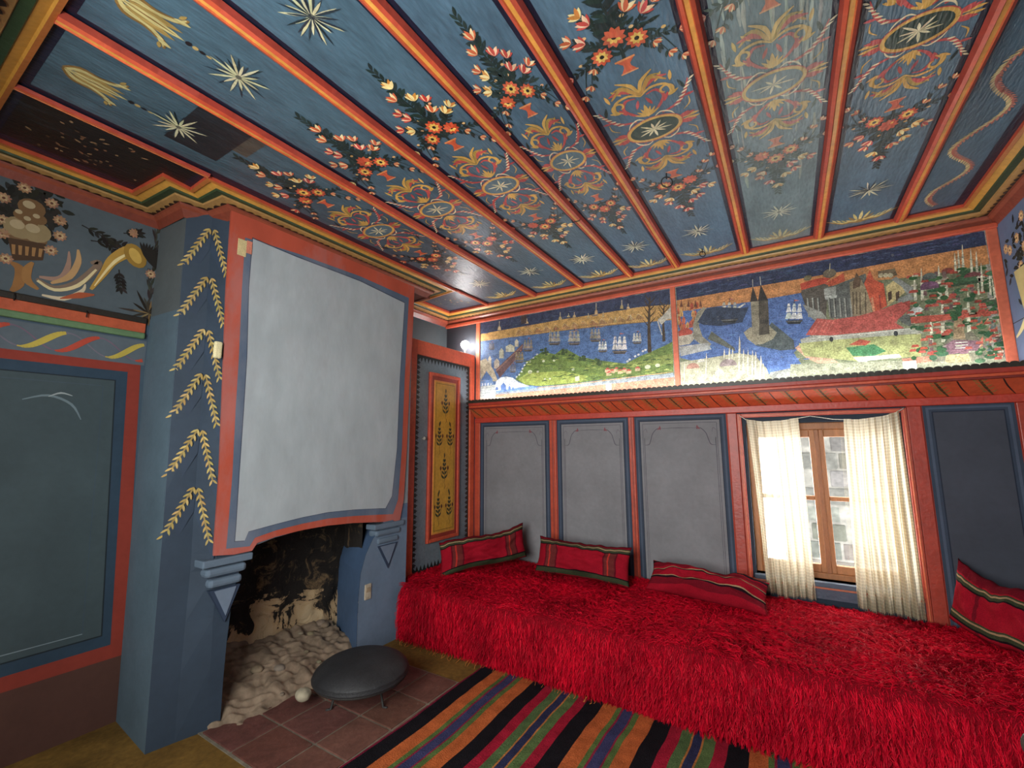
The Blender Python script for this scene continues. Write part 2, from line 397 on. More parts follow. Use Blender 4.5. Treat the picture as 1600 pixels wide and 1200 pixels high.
def bouquet(A, seed, bl):
    """flowers in a little urn; grows along +y from the origin, 0.50 long"""
    random.seed(seed)
    A.layer = 3
    # urn
    for p, c in (([(-.026, 0), (.026, 0), (.012, .022), (.012, .034), (.034, .058), (-.034, .058), (-.012, .034), (-.012, .022)], (206, 88, 54)),):
        A.poly(p, c)
    A.rect(-.03, -.006, .03, .0, (224, 150, 100)); A.rect(-.034, .052, .034, .06, (226, 140, 80))
    # stem and leaves
    A.stroke([(0, .06), (.006, .2), (-.006, .33), (0, .43)], [.012, .01, .007, .004], DKLEAF)
    for i in range(20):
        y = .08+i*.017; L = .065*(1-.45*i/20)
        for sg in (-1, 1): A.leaf(0, y, pi/2-sg*random.uniform(.5, 1.0), L*random.uniform(.8, 1.2), .017, jit(DKLEAF, 10), bend=-.25*sg)
    for i in range(7): A.leaf(0, .40+i*.013, pi/2+(.5 if i % 2 else -.5), .035, .014, jit(DKLEAF, 8))
    # dark leafage behind the blooms
    for k in range(46):
        a = random.uniform(-.5, pi+.5); r_ = random.uniform(.02, .075)
        A.leaf(r_*cos(a)*1.25, .13+r_*sin(a), a+random.uniform(-.4, .4), random.uniform(.03, .055), .014, jit(DKLEAF, 9))
    for sg in (-1, 1):
        for k in range(3):
            x0, y0 = sg*(.02+.01*k), .09; x1, y1 = sg*(.10+.035*k), .045-.035*k+.03*(k == 0)
            A.stroke([(x0, y0), ((x0+x1)/2, max(y0, y1)+.03), (x1, y1)], .006, DKLEAF)
            for q in range(4):
                t = .35+.2*q; A.leaf(x0+(x1-x0)*t, y0+(y1-y0)*t+.03*(1-abs(2*t-1)), -pi/2+sg*(.6-.3*q), .03, .011, jit(DKLEAF, 8))
            A.layer = 4; A.tulip(x1, y1, -pi/2+sg*.7, .026, (200, 96, 56), (230, 204, 150)); A.layer = 3
    # side sprays
    for sg in (-1, 1):
        for (x, y, an, L, be) in ((0, .09, .25, .17, -.35), (0, .11, .55, .16, .1), (0, .15, .95, .14, .1)):
            a = an if sg > 0 else pi-an
            pts = A.twig(x, y, a, L, DKLEAF, n=8, w=.005, lw=.011, bend=be*sg, ll=.03)
            c1, c2 = random.choice((((206, 96, 60), (236, 210, 160)), ((236, 214, 150), (206, 130, 60)), ((200, 70, 60), (240, 200, 150))))
            A.layer = 4; A.tulip(pts[-1][0], pts[-1][1], a+be*sg, .036, c1, c2); A.layer = 3
            for q in (3, 6):
                A.ell(pts[q][0]+random.uniform(-.02, .02), pts[q][1]+.02, .008, .006, jit((220, 170, 110), 20), 8)
    A.layer = 4
    for (x, y, r) in ((-.062, .105, .037), (.058, .115, .037), (-.004, .155, .040)): A.flower(x, y, r, (206, 84, 50), (236, 190, 90))
    for (x, y, an) in ((.05, .22, .9), (-.055, .235, 2.2), (.03, .30, 1.2), (-.03, .335, 1.9), (0, .385, pi/2), (.09, .19, .6), (-.09, .18, 2.6)):
        A.layer = 3; A.stroke([(0, y-.05), (x*.6, y-.03), (x, y)], .005, DKLEAF); A.layer = 4
        c1, c2 = random.choice((((212, 100, 60), (240, 214, 160)), ((240, 216, 150), (210, 140, 60)), ((196, 70, 62), (240, 200, 160))))
        A.tulip(x, y, an, .04, c1, c2)

def scroll(A, x, y, r, a0, turns, w, col, grow=.75):
    n = int(14*turns)+4; pts = []
    for i in range(n+1):
        t = i/n; a = a0+turns*2*pi*t; q = r*(1-grow*t); pts.append((x+q*cos(a), y+q*sin(a)))
    A.stroke(pts, [w*.5, w, w*.9, w*.4], col)

def medallion(A, seed, disc):
    random.seed(seed)
    YL = (214, 166, 80); PK = (190, 74, 70); CR = (232, 216, 174)
    A.layer = 3
    for sy in (1, -1):
        for sx in (1, -1):
            A.push(0, 0, 0, sx, sy)
            # pink and yellow scrolls above the disc
            A.stroke([(.015, .09), (.05, .12), (.075, .165), (.055, .205), (.02, .20)], .012, PK)
            A.stroke([(.0, .20), (.04, .225), (.09, .215), (.105, .175), (.08, .15)], .011, YL)
            scroll(A, .085, .185, .034, -1.2, .9, .010, YL)
            scroll(A, .05, .115, .026, 1.9, -.8, .008, PK)
            A.stroke([(.03, .235), (.06, .26), (.105, .255)], [.006, .022, .004], PK)
            A.stroke([(.0, .215), (.02, .27), (.065, .305)], [.008, .016, .004], YL)
            A.stroke([(.0, .205), (.045, .275), (.09, .27)], [.006, .012, .003], (170, 140, 60))
            # barbed feather
            A.stroke([(.05, .075), (.11, .095), (.145, .14), (.165, .20)], [.006, .014, .012, .003], PK)
            for k in range(7):
                t = k/6; A.leaf(.095+.07*t, .088+.10*t, 1.0+.5*t-.9, .028, .008, CR)
            # side spikes
            for k, an in enumerate((.0, .22, .48)):
                A.leaf(.098, .01, an, (.078, .066, .05)[k], .018, (YL, PK, PK)[k])
            A.stroke([(.02, .07), (.045, .085), (.075, .07), (.09, .045)], .007, CR)
            for an in (.35, .7, 1.05): A.leaf(.0, .085, pi/2-an, .055, .011, YL)
            A.pop()
        A.leaf(0, .08*sy, pi/2*sy, .075, .018, YL)
        A.stroke([(-.10, .235*sy), (-.05, .27*sy), (0, .215*sy), (.05, .27*sy), (.10, .235*sy)], [.006, .016, .014, .016, .006], (188, 140, 66))
        for sx in (1, -1):
            for k, (x, y, an, L_) in enumerate(((.07, .13, 1.1, .05), (.09, .15, .5, .045), (.03, .14, 1.9, .05), (.11, .22, 1.4, .05), (.135, .12, .1, .04), (.06, .24, .9, .05))):
                A.leaf(sx*x, sy*y, (an if sx > 0 else pi-an)*sy, L_, .013, jit((PK, YL)[k % 2], 14))
            A.stroke([(sx*.125, sy*.05), (sx*.150, sy*.075), (sx*.152, sy*.11)], .006, YL)
            A.leaf(sx*.15, sy*.155, (1.9 if sx > 0 else pi-1.9)*sy, .06, .014, DKLEAF)
    A.layer = 4
    A.ring(0, 0, .103, .064, .016, YL); A.ring(0, 0, .112, .072, .004, PK)
    A.ell(0, 0, .096, .058, disc, 26)
    A.layer = 5
    A.star(0, 0, .075, 10 if disc[1] < 90 else 8, (226, 212, 168), .14, .75, rot=.2, sy=.7)

def palmette(A, s=1):
    """crown of leaves with two spreading wings; grows along +y"""
    C1 = (214, 196, 122); C2 = (150, 116, 54)
    A.layer = 3
    for sg in (-1, 1):
        A.push(0, 0, 0, sg*s, s)
        A.stroke([(0, .006), (.04, .014), (.075, .012), (.11, .028), (.155, .052)], [.020, .018, .013, .009, .002], C2)
        A.stroke([(0, .012), (.04, .020), (.075, .018), (.11, .034), (.155, .056)], [.012, .010, .008, .005, .001], C1)
        for k in range(3): A.leaf(.062+.022*k, .020+.008*k, .75, .034, .007, jit(C1, 12))
        A.leaf(.022, .018, pi/2-.75, .050, .012, C2); A.leaf(.012, .018, pi/2-.42, .062, .013, C1)
        A.leaf(.030, .014, pi/2-1.05, .040, .010, C1)
        A.pop()
    A.leaf(0, .01, pi/2, .078*s, .016*s, (222, 206, 140)); A.stroke([(-.022, .030), (0, .022), (.022, .030)], .005, C2)
    A.ell(0, .012*s, .016*s, .007*s, C2, 10)

for i in range(1, 8):
    xc = (XL[i]+XL[i+1])/2; sx = (XL[i+1]-XL[i])/.43
    A.fade = ((150, 158, 146), .42) if i == 6 else (((120, 132, 140), .12) if i in (4, 5) else None)
    A.push(xc, -1.645, 0, min(1.05, sx)*.98, 1)
    medallion(A, 40+i, (44, 62, 52) if i in (5, 7) else (84, 108, 118))
    for sg in (1, -1):
        A.push(0, .335*sg, 0, 1, sg*1.0); bouquet(A, 60+i*2+(sg > 0), i); A.pop()
    A.pop()
    random.seed(80+i); A.layer = 4
    for y in (-.60, -2.69): 
        A.star(xc, y, .10, 16, (36, 46, 56), .07, .8, rot=.25, sy=1.0); A.star(xc, y, .098, 14, (190, 184, 146) if y < -2 else (216, 210, 176), .095, .7, rot=random.uniform(0, .3), core=(96, 96, 84))
    A.push(xc, -.215, 0, 1.05, -1.75); palmette(A); A.pop()
    # the front end: a three-lobed fleur with a bud on a thread
    A.push(xc, -3.03, 0, 1, 1); A.layer = 3
    D1 = (120, 92, 50); D2 = (176, 164, 112); D3 = (146, 122, 70)
    for sg in (-1, 1):
        A.stroke([(0, .0), (sg*.035, .035), (sg*.038, .085), (sg*.060, .135), (sg*.088, .150)], [.014, .030, .022, .018, .006], D1)
        A.stroke([(0, .005), (sg*.030, .035), (sg*.034, .085), (sg*.055, .130), (sg*.082, .146)], [.008, .016, .012, .012, .004], D2)
        A.leaf(sg*.060, .12, pi/2-sg*.2, .045, .016, D2); A.leaf(sg*.070, .13, pi/2-sg*1.2, .03, .012, D3)
        A.leaf(sg*.012, .02, pi/2-sg*.10, .14, .026, D3)
    A.leaf(0, 0, pi/2, .175, .030, D2); A.stroke([(0, .02), (0, .09), (0, .15)], .006, D1)
    for k in range(4): A.ell(0, .185+k*.020, .010-.0018*k, .009, (30, 25, 28) if k % 2 == 0 else (176, 150, 96), 10)
    A.pop()
A.fade = None
# faded flowers on the dark first panel, and a few at its far end
random.seed(5); A.layer = 3
for k in range(46):
    x = random.uniform(.22, .53); y = random.gauss(-2.82, .08)
    A.leaf(x, max(-3.0, min(-2.64, y)), random.uniform(0, 6.3), random.uniform(.012, .03), .012, random.choice(((120, 84, 60), (140, 110, 80), (80, 60, 44))))
for k in range(14): A.leaf(random.uniform(.25, .5), random.uniform(-.5, -.25), random.uniform(0, 6.3), .03, .014, random.choice(((150, 90, 70), (130, 130, 90), (170, 140, 100))))
# last narrow panel: wavy vine
pts = []; n = 90
for k in range(n+1):
    y = -3.0+2.78*k/n; pts.append((3.637+.055*sin(k*.42)*(1 if k % 30 < 25 else .8), y))
A.stroke(pts, [.010]*(n+1), (170, 96, 78))
for k in range(0, n):
    a = atan2(pts[k+1][1]-pts[k][1], pts[k+1][0]-pts[k][0])
    for q in (0, .5):
        x = pts[k][0]+q*(pts[k+1][0]-pts[k][0]); y = pts[k][1]+q*(pts[k+1][1]-pts[k][1])
        A.leaf(x, y, a+.6, .032, .010, jit((204, 184, 130), 16)); A.leaf(x, y, a-.6, .026, .008, jit((180, 110, 90), 14))
struct(b.build('ceiling', M['ceiling']))

# ---- ceiling battens (one trim each)
n_trim = [0]
def trim(b, mat='trimwood'):
    n_trim[0] += 1; return struct(b.build('trim_%d' % n_trim[0], M[mat]))
for i, x in enumerate(BX):
    b = MB(); w = .030 if i else .018; h = .026 if i else .014
    y1 = -.148 if i else -2.468
    prof = [(-w, 0), (-w*.72, -h*.75), (-w*.34, -h), (-w*.22, -h*.82), (w*.22, -h*.82), (w*.34, -h), (w*.72, -h*.75), (w, 0)]
    cs = [RED2, RED, (192, 92, 52), (206, 146, 68), (192, 92, 52), RED, RED2] if i else [RED2, (170, 72, 50), (178, 96, 56), (186, 112, 60), (178, 96, 56), (170, 72, 50), RED2]
    segs = [(-3.102, y1)] + ([(-.60, -.148)] if i == 0 else [])
    for (ya, yb) in segs:
        nseg = 24
        for j in range(nseg):
            a = ya+(yb-ya)*j/nseg; c = ya+(yb-ya)*(j+1)/nseg
            ja = .0025*noise.noise((x*9, a*2.2, 0)); jc = .0025*noise.noise((x*9, c*2.2, 0))
            for k in range(7):
                (p, q), (r, s_) = prof[k], prof[k+1]
                b.face([(x+p+ja, a, ZC-.003+q), (x+r+ja, a, ZC-.003+s_), (x+r+jc, c, ZC-.003+s_), (x+p+jc, c, ZC-.003+q)], jit(cs[k], 5))
        for yy, fl_ in ((ya, 0), (yb, 1)):
            f = [(x+p, yy, ZC-.003+q) for p, q in prof]; b.face(f if fl_ else f[::-1], RED)
    trim(b)

# ---- cornice that runs round the field
INN = [(3.77, -3.10), (3.77, -.15), (.155, -.15), (.165, -.545), (.598, -.60), (.590, -2.470), (.405, -2.464), (.428, -2.59), (.13, -2.61), (.13, -3.10)]
OUT = [(W, YN), (W, 0), (0, 0), (0, -.76), (.46, -.80), (.46, -2.28), (.30, -2.31), (.27, -2.43), (0, -2.44), (0, YN)]
#      fraction, z
PR = [(0, ZC+.002, RED), (.0, ZC-.016, RED), (.10, ZC-.020, (170, 100, 48)), (.14, ZC-.012, YEL), (.31, ZC-.024, YEL), (.34, ZC-.032, GRN), (.52, ZC-.030, GRN), (.54, ZC-.038, (160, 122, 72)), (.74, ZC-.046, (160, 122, 72)), (.77, ZC-.058, (120, 58, 40)), (.86, ZC-.07, (134, 66, 46)), (1.0, ZC-.105, (120, 56, 40))]
b = MB()
def lerp(p, q, t): return (p[0]+(q[0]-p[0])*t, p[1]+(q[1]-p[1])*t)
nI = len(INN)
for i in range(nI):
    j = (i+1) % nI
    for k in range(len(PR)-1):
        t0, z0, _ = PR[k]; t1, z1, c = PR[k+1]
        p = [(*lerp(INN[i], OUT[i], t0), z0), (*lerp(INN[j], OUT[j], t0), z0), (*lerp(INN[j], OUT[j], t1), z1), (*lerp(INN[i], OUT[i], t1), z1)]
        if k == 0: c = RED
        b.face(p[::-1], c)
    # scallops: dark half rounds along the buff band
    a0, a1 = lerp(INN[i], OUT[i], .755), lerp(INN[j], OUT[j], .755)
    L = hypot(a1[0]-a0[0], a1[1]-a0[1])
    if L < .04: continue
    ux = Vector((a1[0]-a0[0], a1[1]-a0[1], 0)).normalized(); m_ = lerp(lerp(INN[i], INN[j], .5), lerp(OUT[i], OUT[j], .5), .5)
    mi = lerp(INN[i], INN[j], .5); uy = (Vector((mi[0], mi[1], 0))-Vector((*lerp(OUT[i], OUT[j], .5), 0)))
    uy = (uy-ux*uy.dot(ux)).normalized()
    S = Art(b, (a0[0], a0[1], ZC-.0475), ux, uy, (0, 0, -1))
    ns = max(1, int(L/.042)); st = L/ns
    for q in range(ns):
        x = st*(q+.5); wv = st*.5
        S.poly([(x-wv, -.002), (x-wv*.8, .010), (x-wv*.3, .020), (x+wv*.3, .016), (x+wv*.9, .004), (x+wv, -.002)], (44, 30, 22), 1)
trim(b)
b = MB(); b.box((.001, -.96, ZC-.1), (.455, -.755, ZC-.055), (96, 52, 38)); trim(b)     # board closing the cornice over the cupboard
# lintel board between room and entrance end (behind the near cornice)
b = MB(); b.box((0, YN-.02, ZC-.16), (W, YN-.16, ZC+.003), (120, 66, 44)); trim(b)

# ---- red rail under the cornice on the back wall
b = MB(); b.box((.0, -.028, 2.482), (W, 0, 2.512), (186, 84, 60), bev=.006); trim(b)

# ================================================================== BACK WALL
WX0, WX1, WZ0, WZ1 = 2.62, 3.405, .49, 1.445        # opening behind the red casing
b = MB(); th = .2
for (x0, z0, x1, z1) in ((-.2, -.1, WX0, 2.75), (WX1, -.1, W+.2, 2.75), (WX0, -.1, WX1, WZ0), (WX0, WZ1, WX1, 2.75)):
    b.box((x0, 0, z0), (x1, th, z1), (52, 62, 76))
A = Art(b, (0, 0, 0), (1, 0, 0), (0, 0, 1), (0, -1, 0))
A.layer = 0
A.rect(0, 2.17, .376, 2.49, (44, 46, 52)); A.rect(.376, 1.70, W, 2.49, (150, 90, 66))
A.rect(.36, .30, 2.573, 1.56, (176, 66, 48)); A.rect(3.45, .30, W, 1.56, (150, 52, 40))
A.rect(2.573, .2, 3.45, WZ0, (38, 48, 62)); A.rect(2.573, WZ0, WX0, 1.522, (38, 48, 62)); A.rect(WX1, WZ0, 3.45, 1.522, (38, 48, 62)); A.rect(WX0, WZ1, WX1, 1.522, (38, 48, 62))
def gpanel(x0, x1, z0, z1, c=(128, 127, 130), deco=True):
    A.layer = 1; A.rect(x0, z0, x1, z1, (54, 64, 80))
    A.layer = 2; A.frame(x0+.014, z0, x1-.014, z1-.012, .012, (76, 86, 104)); A.rect(x0+.038, z0, x1-.038, z1-.036, (30, 38, 54))
    A.layer = 3; A.rect(x0+.043, z0, x1-.043, z1-.041, c)
    if deco:
        A.layer = 4; li = (86, 80, 90); a, e, t = x0+.085, x1-.085, z1-.075
        for sg, x in ((1, a), (-1, e)):
            A.stroke([(x-sg*.012, z0), (x-sg*.012, t-.16), (x-sg*.012, t-.14)], .004, li)
            A.stroke([(x-sg*.012, t-.14), (x+sg*.02, t-.135), (x+sg*.035, t-.10), (x+sg*.05, t-.055), (x+sg*.085, t-.02), (x+sg*.11, t-.03)], .005, li)
            A.stroke([(x-sg*.02, t-.04), (x, t-.02), (x+sg*.01, t-.05)], .006, (112, 104, 112))
            for k in range(3): A.leaf(x+sg*(.085+.012*k), t-.03, pi/2-sg*(.8-.5*k), .032, .010, (132, 78, 84))
        A.stroke([(a+.10, t-.02), ((a+e)/2, t-.017), (e-.10, t-.02)], .004, li)
        A.stroke([(x0+.062, z0), (x0+.062, z1-.06)], .003, li); A.stroke([(x1-.062, z0), (x1-.062, z1-.06)], .003, li); A.stroke([(x0+.062, z1-.058), (x1-.062, z1-.058)], .003, li)
gpanel(.425, 1.143, .3, 1.522); gpanel(1.213, 1.822, .3, 1.522); gpanel(1.869, 2.505, .3, 1.522)
gpanel(3.520, 3.886, .3, 1.522, (66, 69, 79), False)
wb = struct(b.build('wall_back', M['wall']))

# posts between the panels (raised red strips) and the rail over them
for (x0, x1) in ((.378, .425), (1.150, 1.206), (1.826, 1.865), (2.512, 2.571), (3.452, 3.514), (3.890, 3.925)):
    b = MB(); b.box((x0, -.012, .2), (x1, 0, 1.52), RED if x1 < 2 else (168, 62, 46), bev=.004)
    if .5 < x0 < 2: b.box(((x0+x1)/2-.006, -.017, .2), ((x0+x1)/2+.006, -.01, 1.52), (150, 62, 48), bev=.002)
    trim(b)
b = MB(); b.box((.378, -.018, 1.520), (W, 0, 1.566), (182, 62, 46), bev=.005); trim(b)

# ---- shelf over the panels: sloping painted soffit, edge moulding, scalloped apron, trough for the light
b = MB()
xa, xb = .378, W-.001
b.prism([(0, 1.705), (-.115, 1.705), (-.115, 1.655), (-.10, 1.640), (-.016, 1.566), (0, 1.566)], 0, xa, xb, (204, 86, 52))
b.box((xa, -.128, 1.668), (xb, -.112, 1.700), (168, 56, 42), bev=.006)
b.box((xa, -.122, 1.640), (xb, -.108, 1.654), (128, 44, 36), bev=.004)
S = Art(b, (0, -.10, 1.640), (1, 0, 0), (0, .084, -.074), (0, -.66, -.75))
x = .40; k = 0
while x < W-.05:
    if k % 2 == 0:
        S.stroke([(x, 0), (x+.03, .5), (x+.065, 1)], [.012, .014, .008], (84, 60, 36))
        for q in range(5):
            for sg in (-1, 1): 
                px_, py_ = x+.012*q, .1+.18*q
                S.poly([(px_, py_), (px_+sg*.03, py_-.16), (px_+sg*.022, py_-.02)], (150, 116, 66))
    else: S.stroke([(x, 0), (x+.025, .5), (x+.06, 1)], [.006, .008, .005], (58, 34, 28))
    x += .088; k += 1
trim(b)
# scalloped dark apron standing up along the edge
b = MB(); ns = int((xb-xa)/.036); st = (xb-xa)/ns; pts = [(xa, 1.694)]
for q in range(ns):
    for a in range(7): t = pi*a/6; pts.append((xa+st*(q+.5)-cos(t)*st*.5, 1.713+.012*sin(t)))
pts.append((xb, 1.694))
for a, c in zip(pts[:-1], pts[1:]):
    b.face([(a[0], -.130, 1.694), (c[0], -.130, 1.694), (c[0], -.130, c[1]), (a[0], -.130, a[1])], (46, 40, 30))
    b.face([(a[0], -.122, 1.694), (a[0], -.122, a[1]), (c[0], -.122, c[1]), (c[0], -.122, 1.694)], (46, 40, 30))
    b.face([(a[0], -.130, a[1]), (c[0], -.130, c[1]), (c[0], -.122, c[1]), (a[0], -.122, a[1])], (46, 40, 30))
trim(b)

# mural frames: red strips standing on the shelf
for (x0, x1) in ((.376, .420), (2.186, 2.222), (3.880, W-.001)):
    b = MB(); b.box((x0, -.014, 1.705), (x1, 0, 2.484), (196, 100, 72), bev=.003); trim(b)

# ---- red casing round the window and its sill
b = MB()
cas = (178, 72, 52)
for (x0, z0, x1, z1) in ((2.573, .33, 2.600, 1.512), (3.424, .33, 3.450, 1.512), (2.600, 1.486, 3.424, 1.512)):
    b.box((x0, -.020, z0), (x1, 0, z1), cas, bev=.003); b.box((x0+.009, -.026, z0+(.009 if x1-x0 > .1 else 0)), (x1-.009, -.018, z1-.009), (206, 104, 70), bev=.002)
b.box((WX0-.01, -.03, WZ0-.03), (WX1+.01, .12, WZ0), (74, 88, 104), bev=.004)
b.box((WX0-.02, -.036, WZ0-.038), (WX1+.02, -.0, WZ0-.028), (176, 104, 76), bev=.002)
b.box((WX0-.02, -.022, WZ0-.10), (WX1+.02, -.0, WZ0-.038), (72, 84, 100), bev=.003)
trim(b)

# ---- window: frame, two sashes, muntins, panes
win = struct(empty('window_1', (3.01, .09, .49), '', '')); del win['label']; del win['category']
WOOD = (158, 104, 66)
b = MB()
for (x0, z0, x1, z1) in ((2.62, .49, 2.655, 1.445), (3.37, .49, 3.405, 1.445), (2.655, 1.40, 3.37, 1.445), (2.655, .49, 3.37, .525)):
    b.box((x0, .055, z0), (x1, .125, z1), WOOD, bev=.004)
put(b, 'window_frame', M['wood'], win)
for (x0, x1, inn) in ((2.655, 3.012, 1), (3.014, 3.37, 0)):
    b = MB(); s0, s1 = (.032, .040) if inn else (.036, .032)
    for (a, c, d, e) in ((x0, .525, x0+s0, 1.40), (x1-s1, .525, x1, 1.40), (x0+s0, 1.352, x1-s1, 1.40), (x0+s0, .525, x1-s1, .573), (x0+s0, .958, x1-s1, .984)):
        b.box((a, .062, c), (d, .098, e), (168, 112, 72), bev=.004)
    if inn: b.box((x1-.014, .046, .525), (x1+.012, .064, 1.40), (150, 96, 62), bev=.004)
    sa = put(b, 'window_sash', M['wood'], win)
    for (z0, z1) in ((.573, .958), (.984, 1.352)):
        b = MB(); b.box((x0+s0, .078, z0), (x1-s1, .081, z1), (230, 240, 240)); me = put(b, 'pane', M['glass'], win); me.parent = sa; me.location = (0, 0, 0)

# the stone wall of the next house, seen through the gap between the curtains
b = MB(); random.seed(21)
for r_ in range(14):
    x = 3.0+random.uniform(-.2, 0); z = -.3+r_*.17
    while x < 5.0:
        L = random.uniform(.25, .5)
        b.box((x+.008, 2.0+random.uniform(0, .02), z+.008), (x+L-.008, 2.3, z+.162), jit((66, 64, 60), 9), bev=.01); x += L
b.box((2.75, 2.012, -.35), (5.2, 2.28, 2.1), (84, 82, 78))
b.box((2.0, 1.5, 2.1), (5.4, 2.5, 2.2), (90, 70, 56))  # added eave slab, out of sight, shading the stone wall
tag(b.build('neighbouring_wall', M['stone']), 'pale coursed stone wall outdoors seen through the right window pane', 'wall')

# ================================================================== LEFT WALL
b = MB(); b.box((-.2, YB-.2, -.1), (0, .2, 2.75), (66, 82, 96))
A = Art(b, (0, 0, 0), (0, 1, 0), (0, 0, 1), (1, 0, 0))
A.rect(YB, .0, -2.385, .30, (80, 52, 44), 0)
A.rect(-.96, 2.15, 0, 2.49, (52, 62, 66), 0)
# ribbon frieze ground, upper painted ground
A.rect(YB, 1.735, -2.44, 1.865, (88, 98, 106), 0); A.rect(YB, 1.96, -2.43, 2.52, (80, 90, 96), 0)
# red frame and panel
A.layer = 1
A.poly([(YB, .30), (-2.39, .30), (-2.455, 1.735), (YB, 1.735)], (134, 52, 40))
A.layer = 2
A.poly([(YB, .355), (-2.45, .365), (-2.505, 1.692), (YB, 1.692)], (44, 62, 78))
A.layer = 3
A.poly([(YB, .41), (-2.485, .415), (-2.548, 1.645), (YB, 1.645)], (28, 36, 42))
A.layer = 4
A.poly([(YB, .416), (-2.491, .421), (-2.553, 1.640), (YB, 1.640)], (62, 75, 79))
A.layer = 5
A.stroke([(-2.56, .45), (-2.595, 1.61)], .004, (60, 74, 84)); A.stroke([(-2.56, .45), (-3.6, .45)], .004, (120, 134, 140)); A.stroke([(-2.60, 1.61), (-3.6, 1.61)], .003, (66, 80, 90))
A.stroke([(-2.66, 1.44), (-2.70, 1.51), (-2.78, 1.545), (-2.86, 1.52)], .010, (106, 122, 128)); A.stroke([(-2.78, 1.54), (-2.74, 1.56), (-2.70, 1.55)], .008, (150, 160, 160))
# wavy ribbons: red and yellow twisted pair with grey-violet backs
A.layer = 2
def ribbon(ph, col, back):
    n = 110; P = []
    for k in range(n+1):
        y = -3.55+1.10*k/n; P.append((y, 1.80+.045*sin((y*2*pi/.30)+ph)))
    for k in range(n):
        w_ = lambda y: .006+.020*max(0, cos(y*2*pi/.30+ph))**.6
        up = cos((P[k][0]+.012)*2*pi/.30+ph) > 0
        A.layer = 3 if up else 2
        A.stroke([P[k], P[k+1]], [w_(P[k][0]), w_(P[k+1][0])], col if up else back)
ribbon(0, (176, 72, 54), (112, 92, 108)); ribbon(2.4, (184, 164, 74), (110, 104, 116))
# painted vase, flowers and horn of plenty: features follow the wall painting
def lw(cx, cy): p = at(cx/3.53, 240+cy/3.53, 0, 0); return (p.y, p.z)
DK = (34, 30, 26)
random.seed(33)
A.layer = 1
for k in range(260):
    cx = random.gauss(140, 85); cy = random.gauss(330, 95)
    if cx < -60 or cy > 470 or cy < 170: continue
    p = lw(cx, cy); A.leaf(p[0], p[1], random.uniform(0, 6.3), .05, .024, jit((36, 34, 28), 8))
A.layer = 2
A.poly([lw(40, 455), lw(255, 490), lw(235, 590), lw(70, 590)], (70, 50, 34)); A.poly([lw(30, 440), lw(262, 476), lw(258, 500), lw(34, 462)], (110, 84, 56))
A.layer = 3
for k in range(5): A.poly([lw(62+38*k, 500+6*k), lw(84+38*k, 503+6*k), lw(82+36*k, 556+4*k), lw(66+36*k, 554+4*k)], (150, 112, 70))
A.stroke([lw(60, 600), lw(110, 640), lw(100, 720), lw(60, 760)], .035, (140, 98, 56)); A.stroke([lw(180, 600), lw(150, 640), lw(150, 700), lw(210, 750)], .03, (150, 108, 62))
for (cx, cy, r) in ((110, 410, .052), (195, 432, .052), (165, 378, .026), (215, 365, .026), (118, 340, .026), (175, 302, .045)):
    p = lw(cx, cy); A.ell(p[0], p[1], r, r*.95, (140, 122, 88) if cy > 390 else (112, 84, 54)); A.layer = 4; A.ell(p[0]-.01, p[1]+.012, r*.45, r*.4, (170, 152, 118)); A.layer = 3
for (cx, cy) in ((135, 190), (20, 245), (285, 275), (330, 370), (330, 455), (10, 365), (10, 440), (280, 535), (30, 580), (740, 440), (830, 665)):
    p = lw(cx, cy); A.flower(p[0], p[1], .026, (150, 112, 86), (176, 150, 112), (90, 54, 40))
def sw(pts, w, c): A.stroke([lw(*p) for p in pts], w, c)
sw([(200, 690), (300, 745), (420, 720), (520, 640), (545, 600), (500, 605)], [.012, .03, .034, .028, .014], (120, 100, 84))
sw([(205, 700), (300, 752), (430, 728), (530, 640)], [.01, .014, .016, .008], (206, 190, 144))
sw([(215, 680), (330, 690), (375, 620), (380, 540)], [.01, .026, .02, .005], (150, 120, 104)); sw([(280, 715), (380, 680), (430, 600), (430, 530)], [.01, .026, .024, .008], (176, 140, 96))
sw([(230, 780), (350, 800), (450, 760), (470, 720)], [.008, .02, .016, .004], (196, 180, 150)); sw([(330, 800), (440, 782), (520, 780)], [.004, .03, .006], (160, 80, 50))
A.layer = 4
sw([(500, 750), (570, 660), (620, 590), (700, 545), (740, 560)], [.012, .03, .045, .06, .09], (176, 138, 64)); sw([(520, 730), (590, 640), (640, 590), (690, 560)], [.004, .010, .014, .010], (226, 206, 150))
p = lw(745, 565); A.ell(p[0], p[1], .045, .065, (150, 116, 50), rot=.5); A.layer = 5; A.ell(p[0], p[1], .024, .042, (196, 160, 80), rot=.5)
for k in range(16):
    a = -1.1+k*.17; A.leaf(p[0]+.045, p[1], a+.5, .09, .014, DK)
A.layer = 3
for (cx, cy, a, L) in ((450, 395, -.3, .13), (500, 480, .2, .12), (560, 440, -.9, .1), (655, 640, -1.4, .09), (680, 440, .4, .06)):
    p = lw(cx, cy); A.twig(p[0], p[1], a, L, DK, n=5, w=.006, lw=.014, ll=.04)
p = lw(815, 880); A.star(p[0], p[1], .13, 12, (42, 36, 28), .10, .6); A.star(p[0]+.006, p[1], .07, 8, (120, 100, 66), .12, .7)
A.layer = 1
for k in range(60):
    p = lw(random.uniform(880, 1000), random.uniform(400, 960)); A.leaf(min(p[0], -2.45), p[1], random.uniform(1, 2), .06, .012, jit((50, 46, 42), 14))
wl = struct(b.build('wall_left', M['wall']))
